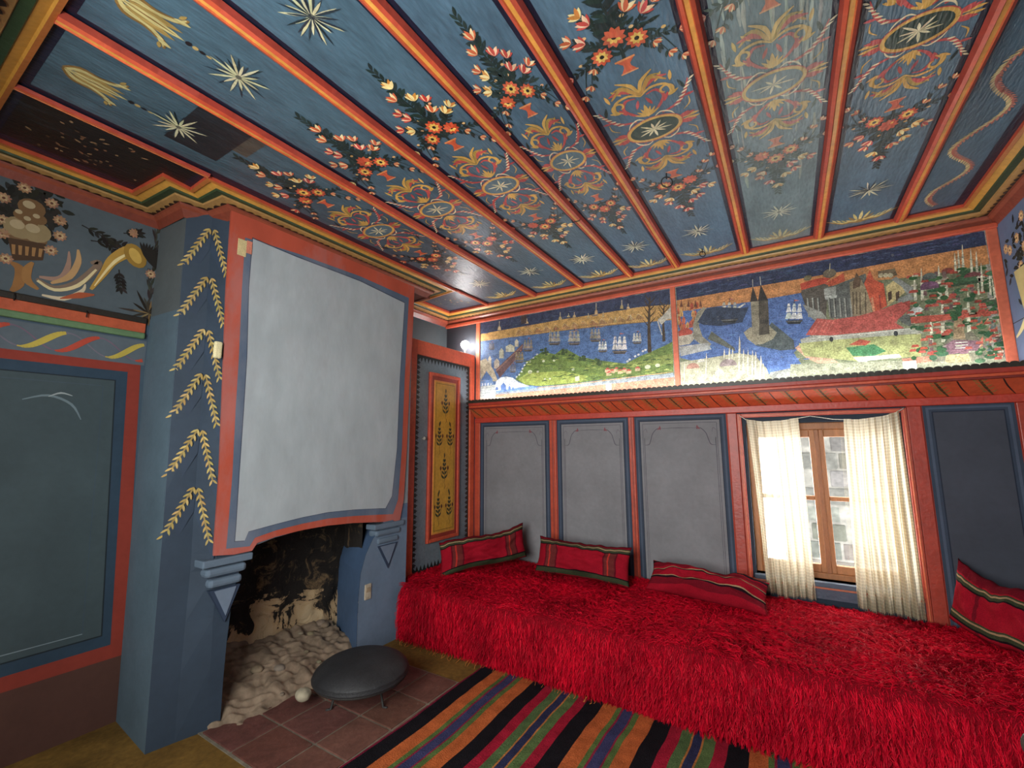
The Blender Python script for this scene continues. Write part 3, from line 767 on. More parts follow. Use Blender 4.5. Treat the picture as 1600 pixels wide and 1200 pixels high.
# rail with hooks over the ribbon frieze
b = MB()
b.box((0, YB, 1.955), (.022, -2.455, 1.985), (40, 36, 30), bev=.004); b.box((0, YB, 1.905), (.014, -2.455, 1.957), (176, 84, 54), bev=.003)
b.box((0, YB, 1.872), (.024, -2.455, 1.905), (96, 124, 88), bev=.008)
trim(b)
for (u, v) in ((22, 463), (135, 490)):
    p = at(u, v, 0, .02)
    b = MB(); b.tube([(0, 0, .012), (.012, 0, .012), (.016, 0, -.006), (.012, 0, -.016), (.018, 0, -.020)], .0025, (26, 22, 20), 6)
    tag(b.build('wall_hook', M['iron'], loc=None), 'small dark iron hook on the left wall rail, %s' % ('nearest the left edge of the photo' if u < 100 else 'nearer the chimney breast'), 'hook', 'hooks on the left wall rail').location = (.014, p.y, p.z)

# ---- right wall and front wall with the opening added for fill light
b = MB()
ys_ = sorted(RW); yp = YB-.2
for (y0, y1, z0, z1) in ys_:
    b.box((W, yp, -.1), (W+.2, y0, 2.75), (96, 112, 138)); b.box((W, y0, -.1), (W+.2, y1, z0), (96, 112, 138)); b.box((W, y0, z1), (W+.2, y1, 2.75), (96, 112, 138)); yp = y1
b.box((W, yp, -.1), (W+.2, .2, 2.75), (96, 112, 138))
A = Art(b, (W, 0, 0), (0, 1, 0), (0, 0, 1), (-1, 0, 0)); random.seed(9)
A.layer = 1
for k in range(70):
    A.leaf(random.gauss(-.25, .09), random.gauss(2.28, .08), random.uniform(0, 6.3), .05, .02, jit((38, 40, 34), 8))
for k in range(8): A.flower(random.gauss(-.22, .1), random.gauss(2.3, .09), .03, (196, 150, 110), (220, 190, 130), (110, 70, 50))
A.layer = 2; A.poly([(-.36, 2.19), (-.12, 2.19), (-.16, 1.98), (-.32, 1.98)], (196, 178, 120)); A.stroke([(-.2, 1.98), (-.12, 1.9), (-.03, 1.86)], .03, (210, 196, 140)); A.rect(-.5, 1.935, -.0, 1.94, (40, 40, 44))
struct(b.build('wall_right', M['wall']))
b = MB(); xp = -.2
for (x0, x1, z0, z1) in FW_:
    b.box((xp, YB-.2, -.1), (x0, YB, 2.75), (96, 108, 120)); b.box((x0, YB-.2, -.1), (x1, YB, z0), (96, 108, 120)); b.box((x0, YB-.2, z1), (x1, YB, 2.75), (96, 108, 120)); xp = x1
b.box((xp, YB-.2, -.1), (W+.2, YB, 2.75), (96, 108, 120))
struct(b.build('wall_front', M['wall']))

# ================================================================== MURALS
def build_mural(name, x0, x1, draw, label):
    b = MB(); b.box((x0, -.006, 1.708), (x1, -.001, 2.483), (150, 150, 140))
    A = Art(b, (0, -.006, 0), (1, 0, 0), (0, 0, 1), (0, -1, 0), base=.0004)
    A.fade = ((96, 92, 82), .20)
    draw(A)
    return tag(b.build(name, M['mural']), label, 'mural')

def ship(A, P, cx, cy, s, sail, hull=(70, 62, 56)):
    """P maps sketch coordinates; s = ship size in sketch units"""
    A.poly([P(cx-s*.45, cy+s*.38), P(cx+s*.45, cy+s*.34), P(cx+s*.30, cy+s*.55), P(cx-s*.32, cy+s*.56)], hull)
    A.stroke([P(cx-s*.42, cy+s*.44), P(cx+s*.42, cy+s*.40)], .006, tuple(min(250, c+60) for c in hull))
    for k, dx in enumerate((-.28, 0, .28)):
        h = (.55, .72, .5)[k]
        A.stroke([P(cx+dx*s, cy+.4*s), P(cx+dx*s, cy-h*s)], .004, (60, 50, 44))
        for (t0, t1, w) in ((.30, -.02, .2), (-.05, -.32, .15), (-.34, -.5, .1)):
            if -t1 > h: continue
            A.poly([P(cx+(dx-w)*s, cy+t0*s), P(cx+(dx+w*.8)*s, cy+t0*s-.03*s), P(cx+(dx+w*.5)*s, cy+t1*s), P(cx+(dx-w*.5)*s, cy+t1*s)], jit(sail, 14))
    A.poly([P(cx+.02*s, cy-.72*s), P(cx+.28*s, cy-.66*s), P(cx+.02*s, cy-.62*s)], (190, 110, 100))

def draw_harbour(A):
    random.seed(3)
    def P(cx, cy): p = at(740+cx/5, 440+cy/5, 1, 0); return (max(.425, min(2.182, p.x)), max(1.712, min(2.478, p.z)))
    def poly(l, c): A.poly([P(*q) for q in l], c)
    def ell(cx, cy, r, c, q=1): p = P(cx, cy); A.ell(p[0], p[1], r, r*q, c)
    A.layer = 1
    poly([(50, 300), (1545, 30), (1545, 230), (1000, 290), (500, 370), (50, 450)], (48, 58, 88))
    poly([(50, 412), (400, 350), (700, 296), (1000, 250), (1300, 200), (1545, 180), (1560, 300), (1300, 330), (900, 380), (500, 420), (50, 500)], (206, 160, 92))
    poly([(50, 470), (300, 435), (600, 395), (1000, 345), (1350, 318), (1560, 300), (1565, 740), (900, 790), (50, 860)], (80, 112, 164))
    A.layer = 2
    for k in range(240):   # brushwork in sky, haze and water
        cx = random.uniform(60, 1530); f = (cx-50)/1495
        cy = random.uniform(0, 1)
        top = 318-275*f; mid = 412-232*f; low = 475-175*f
        z = random.choice((0, 1, 2, 2))
        if z == 0: y = top+(mid-top)*cy; c = jit((60, 72, 104), 22)
        elif z == 1: y = mid+(low-mid)*cy; c = jit((206, 152, 84), 26)
        else: y = low+300*cy; c = jit((92, 126, 180), 24)
        A.stroke([P(cx-25, y+4), P(cx, y), P(cx+28, y-5)], random.uniform(.004, .010), c)
    # far shore with tents
    for k in range(14):
        cx = 330+k*72; cy = 412-k*9.5
        poly([(cx, cy+12), (cx+70, cy+4), (cx+66, cy-6), (cx+22, cy-34), (cx+6, cy-2)], jit((176, 132, 88), 14)); A.stroke([P(cx+4, cy), P(cx+22, cy-34), P(cx+60, cy-5)], .004, (222, 200, 150))
    for (cx, cy, h) in ((205, 380, 70), (420, 330, 40), (680, 300, 60), (745, 280, 30), (790, 280, 40), (960, 260, 90), (1015, 290, 50), (1110, 320, 40), (1160, 215, 70), (1210, 215, 40), (1230, 300, 40), (900, 290, 40)):
        A.stroke([P(cx, cy), P(cx, cy-h)], .006, (200, 190, 160)); poly([(cx-14, cy), (cx+14, cy), (cx+8, cy-h*.4), (cx-8, cy-h*.4)], jit((196, 170, 120), 14))
    A.stroke([P(300, 440), P(700, 384), P(1100, 340), P(1360, 318)], .006, (120, 92, 70))
    # left: rocks, quay, white towers
    A.layer = 3
    poly([(55, 620), (100, 600), (160, 690), (195, 780), (60, 780)], (190, 178, 150))
    poly([(175, 690), (390, 485), (385, 540), (210, 752)], (104, 74, 74)); A.stroke([P(180, 700), P(388, 500)], .012, (146, 104, 94)); A.stroke([P(205, 740), P(385, 560)], .006, (150, 110, 100))
    for (cx, cy, w, h) in ((130, 660, 26, 80), (185, 680, 42, 80), (222, 600, 36, 80), (290, 550, 70, 60), (340, 510, 30, 60), (85, 650, 40, 40)):
        poly([(cx-w/2, cy), (cx+w/2, cy), (cx+w/2, cy-h*.7), (cx, cy-h), (cx-w/2, cy-h*.7)], jit((206, 198, 176), 14)); A.stroke([P(cx+w/2-2, cy), P(cx+w/2-2, cy-h*.6)], .004, (130, 120, 110))
    # islands
    poly([(330, 765), (380, 690), (420, 630), (480, 585), (545, 548), (640, 570), (690, 530), (740, 535), (830, 585), (940, 610), (1050, 625), (1190, 642), (1290, 590), (1400, 545), (1500, 500), (1560, 470), (1565, 720), (1200, 745), (1000, 768), (840, 790), (700, 805), (520, 818), (410, 808)], (104, 128, 60))
    poly([(350, 765), (420, 715), (700, 700), (900, 740), (840, 785), (520, 815), (410, 805)], (160, 174, 80)); poly([(1200, 645), (1400, 600), (1560, 560), (1563, 640), (1300, 660)], (136, 150, 74))
    A.layer = 4
    for k in range(190):
        cx = random.uniform(400, 1540); lo = 560+max(0, (cx-600))*.14 if cx < 1190 else 640-(cx-1190)*.42
        cy = random.uniform(lo+8, 780)
        A.stroke([P(cx-20, cy+3), P(cx, cy-3), P(cx+22, cy-2)], random.uniform(.005, .012), jit(random.choice(((84, 108, 48), (128, 146, 64), (60, 84, 44), (170, 180, 92))), 10))
    for (cx, cy) in ((545, 535), (560, 560), (690, 555), (720, 545), (770, 590), (830, 600), (880, 600), (960, 620), (990, 640), (640, 590)):
        for q in range(5): ell(cx+random.uniform(-22, 22), cy+random.uniform(-14, 16), .014, jit((58, 78, 44), 10), .7)
    for (cx, cy) in ((500, 570), (472, 600), (445, 625), (420, 632), (402, 656), (386, 682), (380, 705), (360, 728), (340, 745), (1205, 625), (1222, 610), (1265, 585), (1290, 572), (1325, 545), (1345, 535)): ell(cx, cy, .010, (232, 234, 228), .8)
    for (cx, cy, r) in ((445, 706, .022), (505, 705, .012), (550, 622, .014), (632, 618, .012), (780, 686, .014), (560, 762, .010), (600, 760, .010), (1362, 668, .022), (1440, 655, .018)): ell(cx, cy, r, (226, 228, 196), .75)
    for (cx, cy) in ((1050, 690), (1085, 700), (1120, 685), (1060, 715), (1150, 700), (1180, 690), (1215, 700), (1285, 680)):
        poly([(cx-20, cy), (cx+20, cy-3), (cx+20, cy+18), (cx-20, cy+22)], (206, 176, 140)); poly([(cx-24, cy), (cx, cy-18), (cx+24, cy-3)], (196, 78, 66))
    poly([(797, 745), (830, 738), (830, 775), (797, 780)], (226, 222, 190))
    # ships
    for (cx, cy, s, c) in ((635, 440, 105, (168, 162, 144)), (790, 440, 105, (168, 162, 144)), (955, 420, 95, (160, 152, 136)), (1012, 510, 80, (232, 232, 226)), (1145, 495, 130, (236, 236, 230)), (1280, 445, 80, (214, 212, 200)), (430, 500, 85, (150, 140, 120)), (362, 592, 80, (144, 134, 100)), (312, 680, 55, (130, 132, 140)), (146, 505, 50, (120, 120, 130))): ship(A, P, cx, cy, s, c)
    # two bare trees
    def tree(cx, cb, ct, w):
        A.stroke([P(cx, cb), P(cx-6, (cb+ct)/2), P(cx+2, ct)], [w, w*.7, w*.3], (66, 52, 40))
        for k in range(9):
            y = cb+(ct-cb)*(.45+.06*k); sg = 1 if k % 2 else -1
            A.stroke([P(cx-3, y), P(cx+sg*30, y-34), P(cx+sg*(56-3*k), y-62)], [w*.4, w*.22, .002], (70, 56, 42))
    tree(1378, 555, 120, .030); tree(1490, 470, 170, .022)
    poly([(1440, 300), (1480, 268), (1545, 200), (1545, 290), (1510, 300), (1470, 340)], (206, 200, 184)); A.stroke([P(1440, 310), P(1475, 420)], .008, (206, 200, 184))
    # white bridge and blue house
    A.layer = 5
    poly([(60, 780), (150, 760), (170, 850), (60, 870)], (112, 146, 196)); poly([(60, 775), (105, 700), (155, 765)], (88, 124, 180))
    for k in range(4): poly([(68+22*k, 795), (80+22*k, 792), (80+22*k, 815), (68+22*k, 818)], (210, 222, 236))
    poly([(60, 820), (175, 805), (175, 905), (60, 912)], (206, 212, 206))
    for k in range(4): A.stroke([P(62, 835+20*k), P(175, 822+20*k)], .003, (150, 158, 160))
    poly([(165, 860), (180, 780), (215, 750), (260, 742), (310, 752), (360, 790), (450, 820), (300, 845)], (228, 234, 240))
    poly([(180, 855), (460, 815), (520, 830), (180, 870)], (110, 146, 206))
    for (cx, w, h) in ((186, 10, 30), (238, 20, 60), (285, 10, 36), (312, 9, 28)):
        poly([(cx-w, 850), (cx-w, 850-h*.6), (cx, 850-h), (cx+w, 850-h*.6), (cx+w, 848)], (88, 120, 186))
    # foreground bands
    poly([(180, 872), (520, 830), (840, 800), (1100, 770), (1400, 735), (1562, 712), (1562, 752), (1100, 800), (600, 850), (180, 890)], (146, 158, 166))
    poly([(180, 884), (600, 846), (1100, 797), (1565, 748), (1580, 850), (1000, 880), (50, 960)], (214, 138, 108))
    A.stroke([P(500, 832), P(840, 797), P(1200, 752), P(1562, 706)], .008, (226, 170, 124))
    poly([(50, 905), (300, 905), (900, 870), (1580, 840), (1590, 900), (50, 980)], (222, 196, 176))
    # brown patch in the sky
    A.poly([(.878, 2.400), (.935, 2.400), (.935, 2.478), (.878, 2.478)], (66, 56, 56))
build_mural('harbour_mural', .421, 2.186, draw_harbour, 'painted harbour mural with sailing ships, green island and white bridge, left of the two')

def draw_city(A):
    random.seed(4)
    def P(cx, cy): p = at(1040+cx/5, 360+cy/5, 1, 0); return (max(2.228, min(3.876, p.x)), max(1.712, min(2.478, p.z)))
    def Q(cx, cy): p = at(1300+cx/4.617, 340+cy/4.617, 1, 0); return (max(2.228, min(3.876, p.x)), max(1.712, min(2.478, p.z)))
    def poly(l, c, F=P): A.poly([F(*q) for q in l], c)
    A.layer = 1
    poly([(70, 440), (2560, -40), (2560, 1200), (70, 1300)], (120, 128, 96))
    poly([(70, 430), (1400, 190), (2545, -30), (2560, 120), (1400, 330), (800, 430), (85, 560)], (40, 50, 82))
    poly([(80, 550), (800, 425), (1400, 320), (2000, 205), (2555, 110), (2560, 260), (2000, 360), (1400, 420), (1050, 500), (600, 575), (80, 660)], (206, 138, 82))
    poly([(80, 640), (600, 570), (1060, 490), (1250, 480), (1250, 700), (1000, 960), (1100, 1100), (700, 1130), (80, 1000)], (78, 108, 168))
    A.layer = 2
    for k in range(150):
        cx = random.uniform(90, 2500); y = 445-.19*cx+random.uniform(0, 105); A.stroke([P(cx-30, y+6), P(cx, y), P(cx+34, y-6)], random.uniform(.004, .010), jit((58, 70, 108), 22))
    for k in range(120):
        cx = random.uniform(300, 1150); cy = random.uniform(590-.1*(cx-300), 1040)
        A.stroke([P(cx-26, cy+3), P(cx, cy), P(cx+26, cy-3)], random.uniform(.004, .009), jit((88, 122, 182), 24))
    poly([(820, 1110), (1060, 1060), (1400, 1080), (1700, 1020), (1700, 1250), (780, 1250)], (150, 152, 142))
    poly([(1010, 920), (1050, 890), (1300, 1000), (1420, 1080), (1300, 1090), (1100, 1000)], (206, 160, 130))
    # rock and twin tower
    A.layer = 3
    poly([(360, 790), (540, 920), (545, 945), (330, 850)], (92, 96, 84)); poly([(830, 720), (1000, 860), (1010, 930), (900, 940), (700, 900), (720, 850)], (74, 84, 84))
    poly([(610, 800), (660, 760), (800, 740), (870, 800), (840, 850), (760, 890), (700, 895), (640, 850)], (156, 148, 122))
    poly([(665, 560), (730, 550), (732, 820), (680, 820)], (158, 150, 126)); poly([(728, 550), (800, 545), (812, 810), (732, 822)], (74, 68, 58))
    for k in range(7): A.stroke([P(672+9*k, 590), P(678+8*k, 810)], .003, (110, 102, 84))
    for k in range(4): poly([(742+16*k, 700), (750+16*k, 698), (750+16*k, 730), (742+16*k, 732)], (34, 32, 34))
    poly([(660, 562), (682, 440), (722, 555)], (50, 44, 42)); poly([(722, 556), (744, 425), (800, 546)], (44, 40, 40))
    A.stroke([P(682, 445), P(680, 385)], .004, (190, 190, 180)); A.stroke([P(744, 432), P(738, 365)], .004, (190, 190, 180))
    # left quarter: red and ochre houses, dark frigate
    for k in range(26):
        cx = random.uniform(92, 250); cy = random.uniform(610, 790); w = 26
        c = random.choice(((196, 96, 66), (206, 132, 78), (180, 80, 60), (214, 160, 96)))
        poly([(cx-w/2, cy), (cx+w/2, cy-2), (cx+w/2, cy-34), (cx, cy-56), (cx-w/2, cy-32)], jit(c, 12)); A.stroke([P(cx, cy-4), P(cx, cy-28)], .004, (100, 60, 44))
    for cx in (125, 180, 235, 275): poly([(cx-12, 600), (cx, 540), (cx+12, 600)], (110, 62, 46))
    poly([(100, 830), (230, 800), (235, 840), (190, 890), (100, 905)], (190, 180, 160)); poly([(100, 790), (170, 760), (215, 790), (205, 812), (100, 830)], (186, 74, 60))
    poly([(250, 640), (300, 600), (330, 620), (260, 740), (290, 830), (360, 890), (330, 930), (220, 850), (215, 740)], (150, 146, 128))
    poly([(105, 910), (330, 880), (360, 930), (120, 985)], (178, 178, 172))
    poly([(310, 620), (380, 600), (600, 610), (650, 600), (600, 720), (430, 750), (300, 740), (250, 720)], (44, 56, 80))
    ship(A, P, 500, 640, 150, (206, 204, 188), (46, 46, 46))
    for (cx, cy) in ((440, 610), (590, 590)): poly([(cx-30, cy+15), (cx+30, cy-20), (cx+36, cy-12), (cx-10, cy+20)], (226, 226, 214))
    ship(A, P, 1005, 650, 150, (230, 232, 226), (34, 36, 36))
    # lower left: white mosques
    A.layer = 4
    poly([(110, 1030), (330, 1000), (560, 960), (700, 980), (790, 1080), (830, 1200), (110, 1260)], (186, 182, 150))
    for (cx, cy, r, c) in ((215, 1080, .045, (178, 128, 110)), (490, 1060, .055, (150, 132, 130)), (420, 1120, .030, (200, 196, 176)), (280, 1030, .026, (216, 212, 196))):
        p = P(cx, cy); A.poly([(p[0]+r*cos(t), p[1]+r*.9*sin(t)) for t in (pi*i/12 for i in range(13))], c)
    for (cx, t, bt) in ((320, 960, 1160), (578, 830, 1110), (610, 930, 1120), (645, 935, 1130), (680, 940, 1150), (705, 950, 1160), (745, 980, 1170), (415, 1070, 1190), (150, 1030, 1180), (460, 930, 1010), (500, 920, 1010), (525, 925, 1000), (765, 1040, 1190)):
        w = .016 if t < 900 or cx > 600 else .012; a, c = P(cx, t), P(cx, bt)
        A.stroke([c, ((a[0]+c[0])/2, (a[1]+c[1])/2), a], [w, w*.9, .002], (226, 222, 196)); A.stroke([(c[0]+w*.3, c[1]), (a[0]+w*.25, a[1]-.03)], .003, (150, 144, 120))
    poly([(350, 1140), (700, 1120), (830, 1150), (830, 1220), (350, 1220)], (176, 172, 140))
    for k in range(9): A.stroke([P(370+48*k, 1150), P(370+48*k, 1200)], .004, (120, 116, 92))
    # palace with columns
    A.layer = 4
    poly([(1060, 430), (1250, 390), (1270, 430), (1250, 700), (1100, 620), (1060, 500)], (84, 78, 70)); poly([(1050, 420), (1180, 380), (1300, 365), (1240, 420), (1060, 470)], (192, 70, 50)); poly([(1240, 420), (1390, 335), (1400, 400), (1290, 440)], (200, 84, 56))
    poly([(1240, 450), (1330, 430), (1400, 400), (1560, 340), (1600, 560), (1560, 690), (1290, 690)], (92, 96, 92))
    p = P(1280, 340); A.ell(p[0], p[1], .035, .030, (110, 100, 82)); A.stroke([P(1280, 320), P(1284, 260)], .004, (180, 176, 150)); p = P(1110, 375); A.ell(p[0], p[1], .022, .018, (120, 110, 80))
    poly([(1235, 460), (1330, 440), (1330, 510), (1240, 525)], (160, 164, 156)); poly([(1240, 520), (1340, 505), (1335, 530), (1250, 545)], (180, 184, 176))
    for cx in (1110, 1150, 1190, 1275, 1315, 1360, 1400, 1445): A.stroke([P(cx, 530), P(cx+12, 680)], .012, (150, 152, 142)); A.stroke([P(cx+6, 530), P(cx+18, 680)], .004, (40, 42, 44))
    poly([(1070, 580), (1220, 640), (1260, 690), (1180, 720), (1120, 670)], (148, 150, 140))
    # towers right of the palace
    A.layer = 4
    poly([(125, 470), (205, 440), (285, 600), (280, 700), (150, 715), (130, 560)], (150, 134, 104), Q)
    for cx in (150, 175, 200, 240): A.stroke([Q(cx, 540), Q(cx+3, 700)], .006, (88, 74, 56))
    poly([(150, 470), (175, 400), (210, 450), (200, 500), (150, 520)], (96, 74, 56), Q)
    poly([(230, 480), (270, 380), (300, 450), (370, 480), (395, 640), (300, 690), (260, 560)], (204, 84, 56), Q); A.stroke([Q(285, 580), Q(300, 680)], .012, (226, 150, 110)); A.stroke([Q(340, 560), Q(350, 660)], .008, (150, 50, 40))
    poly([(330, 390), (450, 370), (470, 420), (330, 440)], (112, 96, 72), Q)
    for cx in (350, 385, 420): p = Q(cx, 420); A.ell(p[0], p[1], .012, .014, (206, 196, 160))
    poly([(385, 500), (440, 460), (540, 530), (440, 610), (400, 640)], (196, 176, 120), Q)
    for cx in (415, 470): poly([(cx-14, 545), (cx+14, 530), (cx+14, 590), (cx-10, 610)], (70, 52, 40), Q)
    poly([(425, 450), (460, 430), (570, 500), (620, 530), (560, 560), (600, 590), (480, 620), (470, 590), (540, 560), (500, 500)], (140, 146, 140), Q)
    # big red roof and the sea wall
    poly([(-190, 850), (-110, 730), (0, 740), (200, 710), (370, 660), (500, 610), (560, 660), (450, 760), (520, 800), (220, 830), (0, 852)], (186, 82, 72), Q)
    for k in range(22): x = -150+k*28; A.stroke([Q(x, 835-.10*k), Q(x+60, 745-4.4*k)], .003, (212, 120, 104))
    poly([(210, 710), (560, 600), (560, 660), (450, 745), (240, 825)], (166, 66, 58), Q)
    for k in range(9): A.stroke([Q(240+25*k, 815), Q(300+26*k, 690-8*k)], .003, (196, 104, 92))
    poly([(-230, 880), (-130, 850), (200, 835), (600, 795), (660, 835), (300, 862), (0, 885), (-220, 910)], (176, 178, 164), Q); A.stroke([Q(-220, 880), Q(200, 842), Q(600, 800)], .006, (216, 216, 200))
    poly([(-240, 910), (0, 885), (300, 862), (640, 840), (640, 1000), (200, 1040), (-200, 1000)], (170, 174, 110), Q)
    for (a, c_) in ((-5, 880), (458, 838), (585, 700)): p = Q(a, c_); A.ell(p[0], p[1], .010, .016, (40, 44, 48))
    poly([(540, 700), (600, 630), (660, 665), (600, 720)], (196, 200, 194), Q); poly([(470, 720), (540, 700), (600, 740), (560, 790), (500, 760)], (92, 98, 92), Q)
    poly([(100, 940), (300, 915), (390, 965), (300, 1000), (150, 1000)], (70, 136, 86), Q); poly([(120, 920), (200, 880), (280, 895), (240, 925)], (190, 80, 60), Q)
    poly([(150, 1010), (480, 985), (500, 1010), (250, 1035), (290, 1090), (200, 1050)], (206, 210, 200), Q)
    # the crowded right half
    A.layer = 5
    for k in range(330):
        cx = random.uniform(560, 1230); cy = random.uniform(400 if cx < 900 else 360, 1040)
        if cx < 660 and cy > 560 and random.random() < .5: continue
        t = random.random()
        if t < .34: poly([(cx-30, cy), (cx+30, cy-5), (cx+22, cy-22), (cx-20, cy-20)], jit((178, 72, 56), 16), Q)
        elif t < .66:
            p = Q(cx, cy); A.ell(p[0], p[1], random.uniform(.012, .028), random.uniform(.008, .018), jit((44, 88, 52), 14))
        elif t < .84: poly([(cx-22, cy), (cx+22, cy-4), (cx+22, cy-16), (cx-22, cy-12)], jit((176, 170, 146), 22), Q)
        else: poly([(cx-14, cy), (cx+14, cy-2), (cx+12, cy-34), (cx-12, cy-32)], jit((110, 84, 84), 14), Q)
    poly([(720, 1040), (830, 880), (1000, 820), (1120, 940), (1080, 1040)], (116, 112, 92), Q); poly([(770, 950), (870, 885), (1060, 890), (1110, 950), (950, 985), (800, 985)], (130, 92, 104), Q)
    poly([(870, 880), (880, 720), (925, 700), (960, 880)], (150, 126, 92), Q)
    for k in range(3): A.stroke([Q(885, 905+20*k), Q(975, 900+20*k)], .005, (226, 226, 206))
    poly([(810, 1050), (820, 990), (980, 985), (1000, 1040)], (176, 164, 116), Q); poly([(560, 720), (820, 700), (1220, 670), (1222, 692), (800, 745), (570, 770)], (186, 80, 62), Q)
    for k in range(60):
        cx = random.uniform(1040, 1240); cy = random.uniform(740, 1020)
        poly([(cx-14, cy), (cx+16, cy-6), (cx+10, cy-30)], jit(random.choice(((206, 120, 90), (200, 190, 150), (120, 140, 100), (90, 110, 110))), 14), Q)
    # green and grey domes
    for (cx, cy, r, c) in ((950, 470, .055, (58, 92, 62)), (700, 500, .040, (120, 78, 110)), (700, 430, .030, (96, 108, 104)), (1010, 430, .035, (120, 62, 66)), (1110, 520, .04, (60, 84, 52)), (1140, 620, .04, (60, 78, 56)), (830, 390, .026, (134, 66, 56))):
        p = Q(cx, cy); A.poly([(p[0]+r*cos(t), p[1]+r*.75*sin(t)) for t in (pi*i/12 for i in range(13))], c); A.rect(p[0]-r, p[1]-.016, p[0]+r, p[1], tuple(max(10, c_*.8) for c_ in c))
    for (cx, t, bt, w) in ((590, 420, 600, .014), (640, 370, 600, .014), (765, 350, 590, .018), (790, 560, 900, .018), (815, 400, 575, .014), (975, 540, 830, .016), (707, 700, 920, .014), (880, 260, 400, .010), (905, 240, 400, .010), (935, 200, 430, .011), (995, 230, 420, .010), (1035, 250, 440, .010), (1070, 330, 540, .010), (1130, 400, 560, .009), (1175, 440, 580, .009), (1045, 440, 560, .009)):
        a, c = Q(cx, t), Q(cx+10, bt)
        A.stroke([c, ((a[0]+c[0])/2, (a[1]+c[1])/2), a], [w, w*.85, .002], (226, 224, 196))
        for q in (.35, .6): A.stroke([(c[0]+(a[0]-c[0])*q-w*.8, c[1]+(a[1]-c[1])*q), (c[0]+(a[0]-c[0])*q+w*.8, c[1]+(a[1]-c[1])*q)], .005, (160, 156, 130))
    for k in range(70):
        cx = random.uniform(560, 1200); cy = random.uniform(420, 1000); A.stroke([Q(cx-14, cy), Q(cx+14, cy-3)], .003, jit((214, 210, 186), 20))
    poly([(-300, 1060), (600, 1030), (1260, 1010), (1262, 1080), (-300, 1150)], (150, 152, 124), Q)
    poly([(500, 1020), (700, 1000), (720, 1040), (520, 1060)], (190, 120, 96), Q)
build_mural('city_mural', 2.223, 3.880, draw_city, 'painted old city mural with twin dark tower, red roofs and minarets, right of the two')

# small pale cards stuck at the foot of the paintings
for (u, v, w, h, lab) in ((951, 606, .022, .036, 'small white paper card at the foot of the harbour mural'), (1421.5, 571, .030, .026, 'small cream paper card at the foot of the city mural')):
    p = at(u, v, 1, -.012); b = MB(); b.box((-w, 0, -h), (w, .0015, h), (226, 226, 206))
    o = tag(b.build('paper_card', M['cloth']), lab, 'card'); o.location = (p.x, -.0125, p.z)

# ================================================================== FIREPLACE
fp = empty('fireplace', (.46, -1.65, 0), 'blue-grey plastered fireplace with tall painted hood and open sooty hearth', 'fireplace')
ZL = [0, .28, .50, .72, .80, .86, 1.1, 1.4, 1.7, 2.0, 2.3, 2.54]
def PB(z): return (np.interp(z, [0, .45, .9, 1.4, 2.0, 2.5], [.405, .385, .365, .335, .30, .27]), -2.42)
def PC(z): return (np.interp(z, [0, .72, .9, 1.4, 2.0, 2.5], [.425, .40, .385, .375, .355, .33]), np.interp(z, [0, .8, 2.5], [-2.32, -2.305, -2.325]))
def PD(z): return (np.interp(z, [0, .5, .8, 2.5], [.455, .455, .47, .47]), np.interp(z, [0, .75, .82, 2.5], [-2.20, -2.22, -2.235, -2.265]))
SLT = (48, 60, 74); STR = (84, 102, 114)
b = MB()
for i in range(len(ZL)-1):
    a, c = ZL[i], ZL[i+1]
    def q(P0, P1, col): b.face([(*P0(a), a), (*P1(a), a), (*P1(c), c), (*P0(c), c)], col)
    q(lambda z: (0.0, np.interp(z, [0, 1.7, 2.5], [-2.395, -2.435, -2.435])), PB, STR if c <= 2.01 else (84, 90, 92))
    q(PB, PC, SLT); q(PC, PD, SLT)
    # right return of the breast
    b.face([(.47, -.962, a), (0.002, -.962, a), (0.002, -.962, c), (.47, -.962, c)], STR)
# front face with arched opening (traced as one outline with its real thickness)
def fpnt(u, v): p = at(u, v, 0, .47); return (p.y, p.z)
open_pts = [(-2.150, 0), (-2.152, .2), (-2.150, .36), (-2.142, .52), (-2.125, .66), (-2.095, .76), (-2.055, .800), (-1.95, .822), (-1.80, .838), (-1.65, .846), (-1.50, .846), (-1.36, .838), (-1.25, .822), (-1.185, .80), (-1.20, .77), (-1.27, .70), (-1.325, .61), (-1.36, .50), (-1.37, .35), (-1.367, 0)]
JB = (84, 104, 130)
def front_strip(y0, y1, z0, z1, col): pass
outl = [(-2.235, .0)] + open_pts + [(-.962, 0), (-.962, 2.54), (-2.262, 2.54), (-2.235, .82)]
b2 = MB()
# split into convex-ish bands so the triangulation stays clean
def yl(z): return PD(z)[1]
arch = [p for p in open_pts]
left = open_pts[:7]; top = open_pts[6:14]; right = open_pts[13:]
for p, r_ in zip(left[:-1], left[1:]):
    b.face([(PD(p[1])[0], yl(p[1]), p[1]), (.47 if p[1] > .7 else .465, p[0], p[1]), (.47 if r_[1] > .7 else .465, r_[0], r_[1]), (PD(r_[1])[0], yl(r_[1]), r_[1])], SLT)
for p, r_ in zip(right[:-1], right[1:]):
    b.face([(.47, p[0], p[1]), (.47, r_[0], r_[1]), (.47, -.962, r_[1]), (.47, -.962, p[1])], (104, 122, 142))
for p, r_ in zip(top[:-1], top[1:]):
    b.face([(.47, p[0], p[1]), (.47, r_[0], r_[1]), (.47, r_[0], .90), (.47, p[0], .90)], (110, 126, 140))
b.face([(.47, yl(.80), .80), (.47, top[0][0], .80), (.47, top[0][0], .90), (.47, yl(.9), .90)], SLT)
b.face([(.47, top[-1][0], .80), (.47, -.962, .80), (.47, -.962, .90), (.47, top[-1][0], .90)], JB)
b.face([(.47, yl(.9), .90), (.47, -.962, .90), (.47, -.962, 2.54), (.47, -2.262, 2.54)], (132, 142, 146))
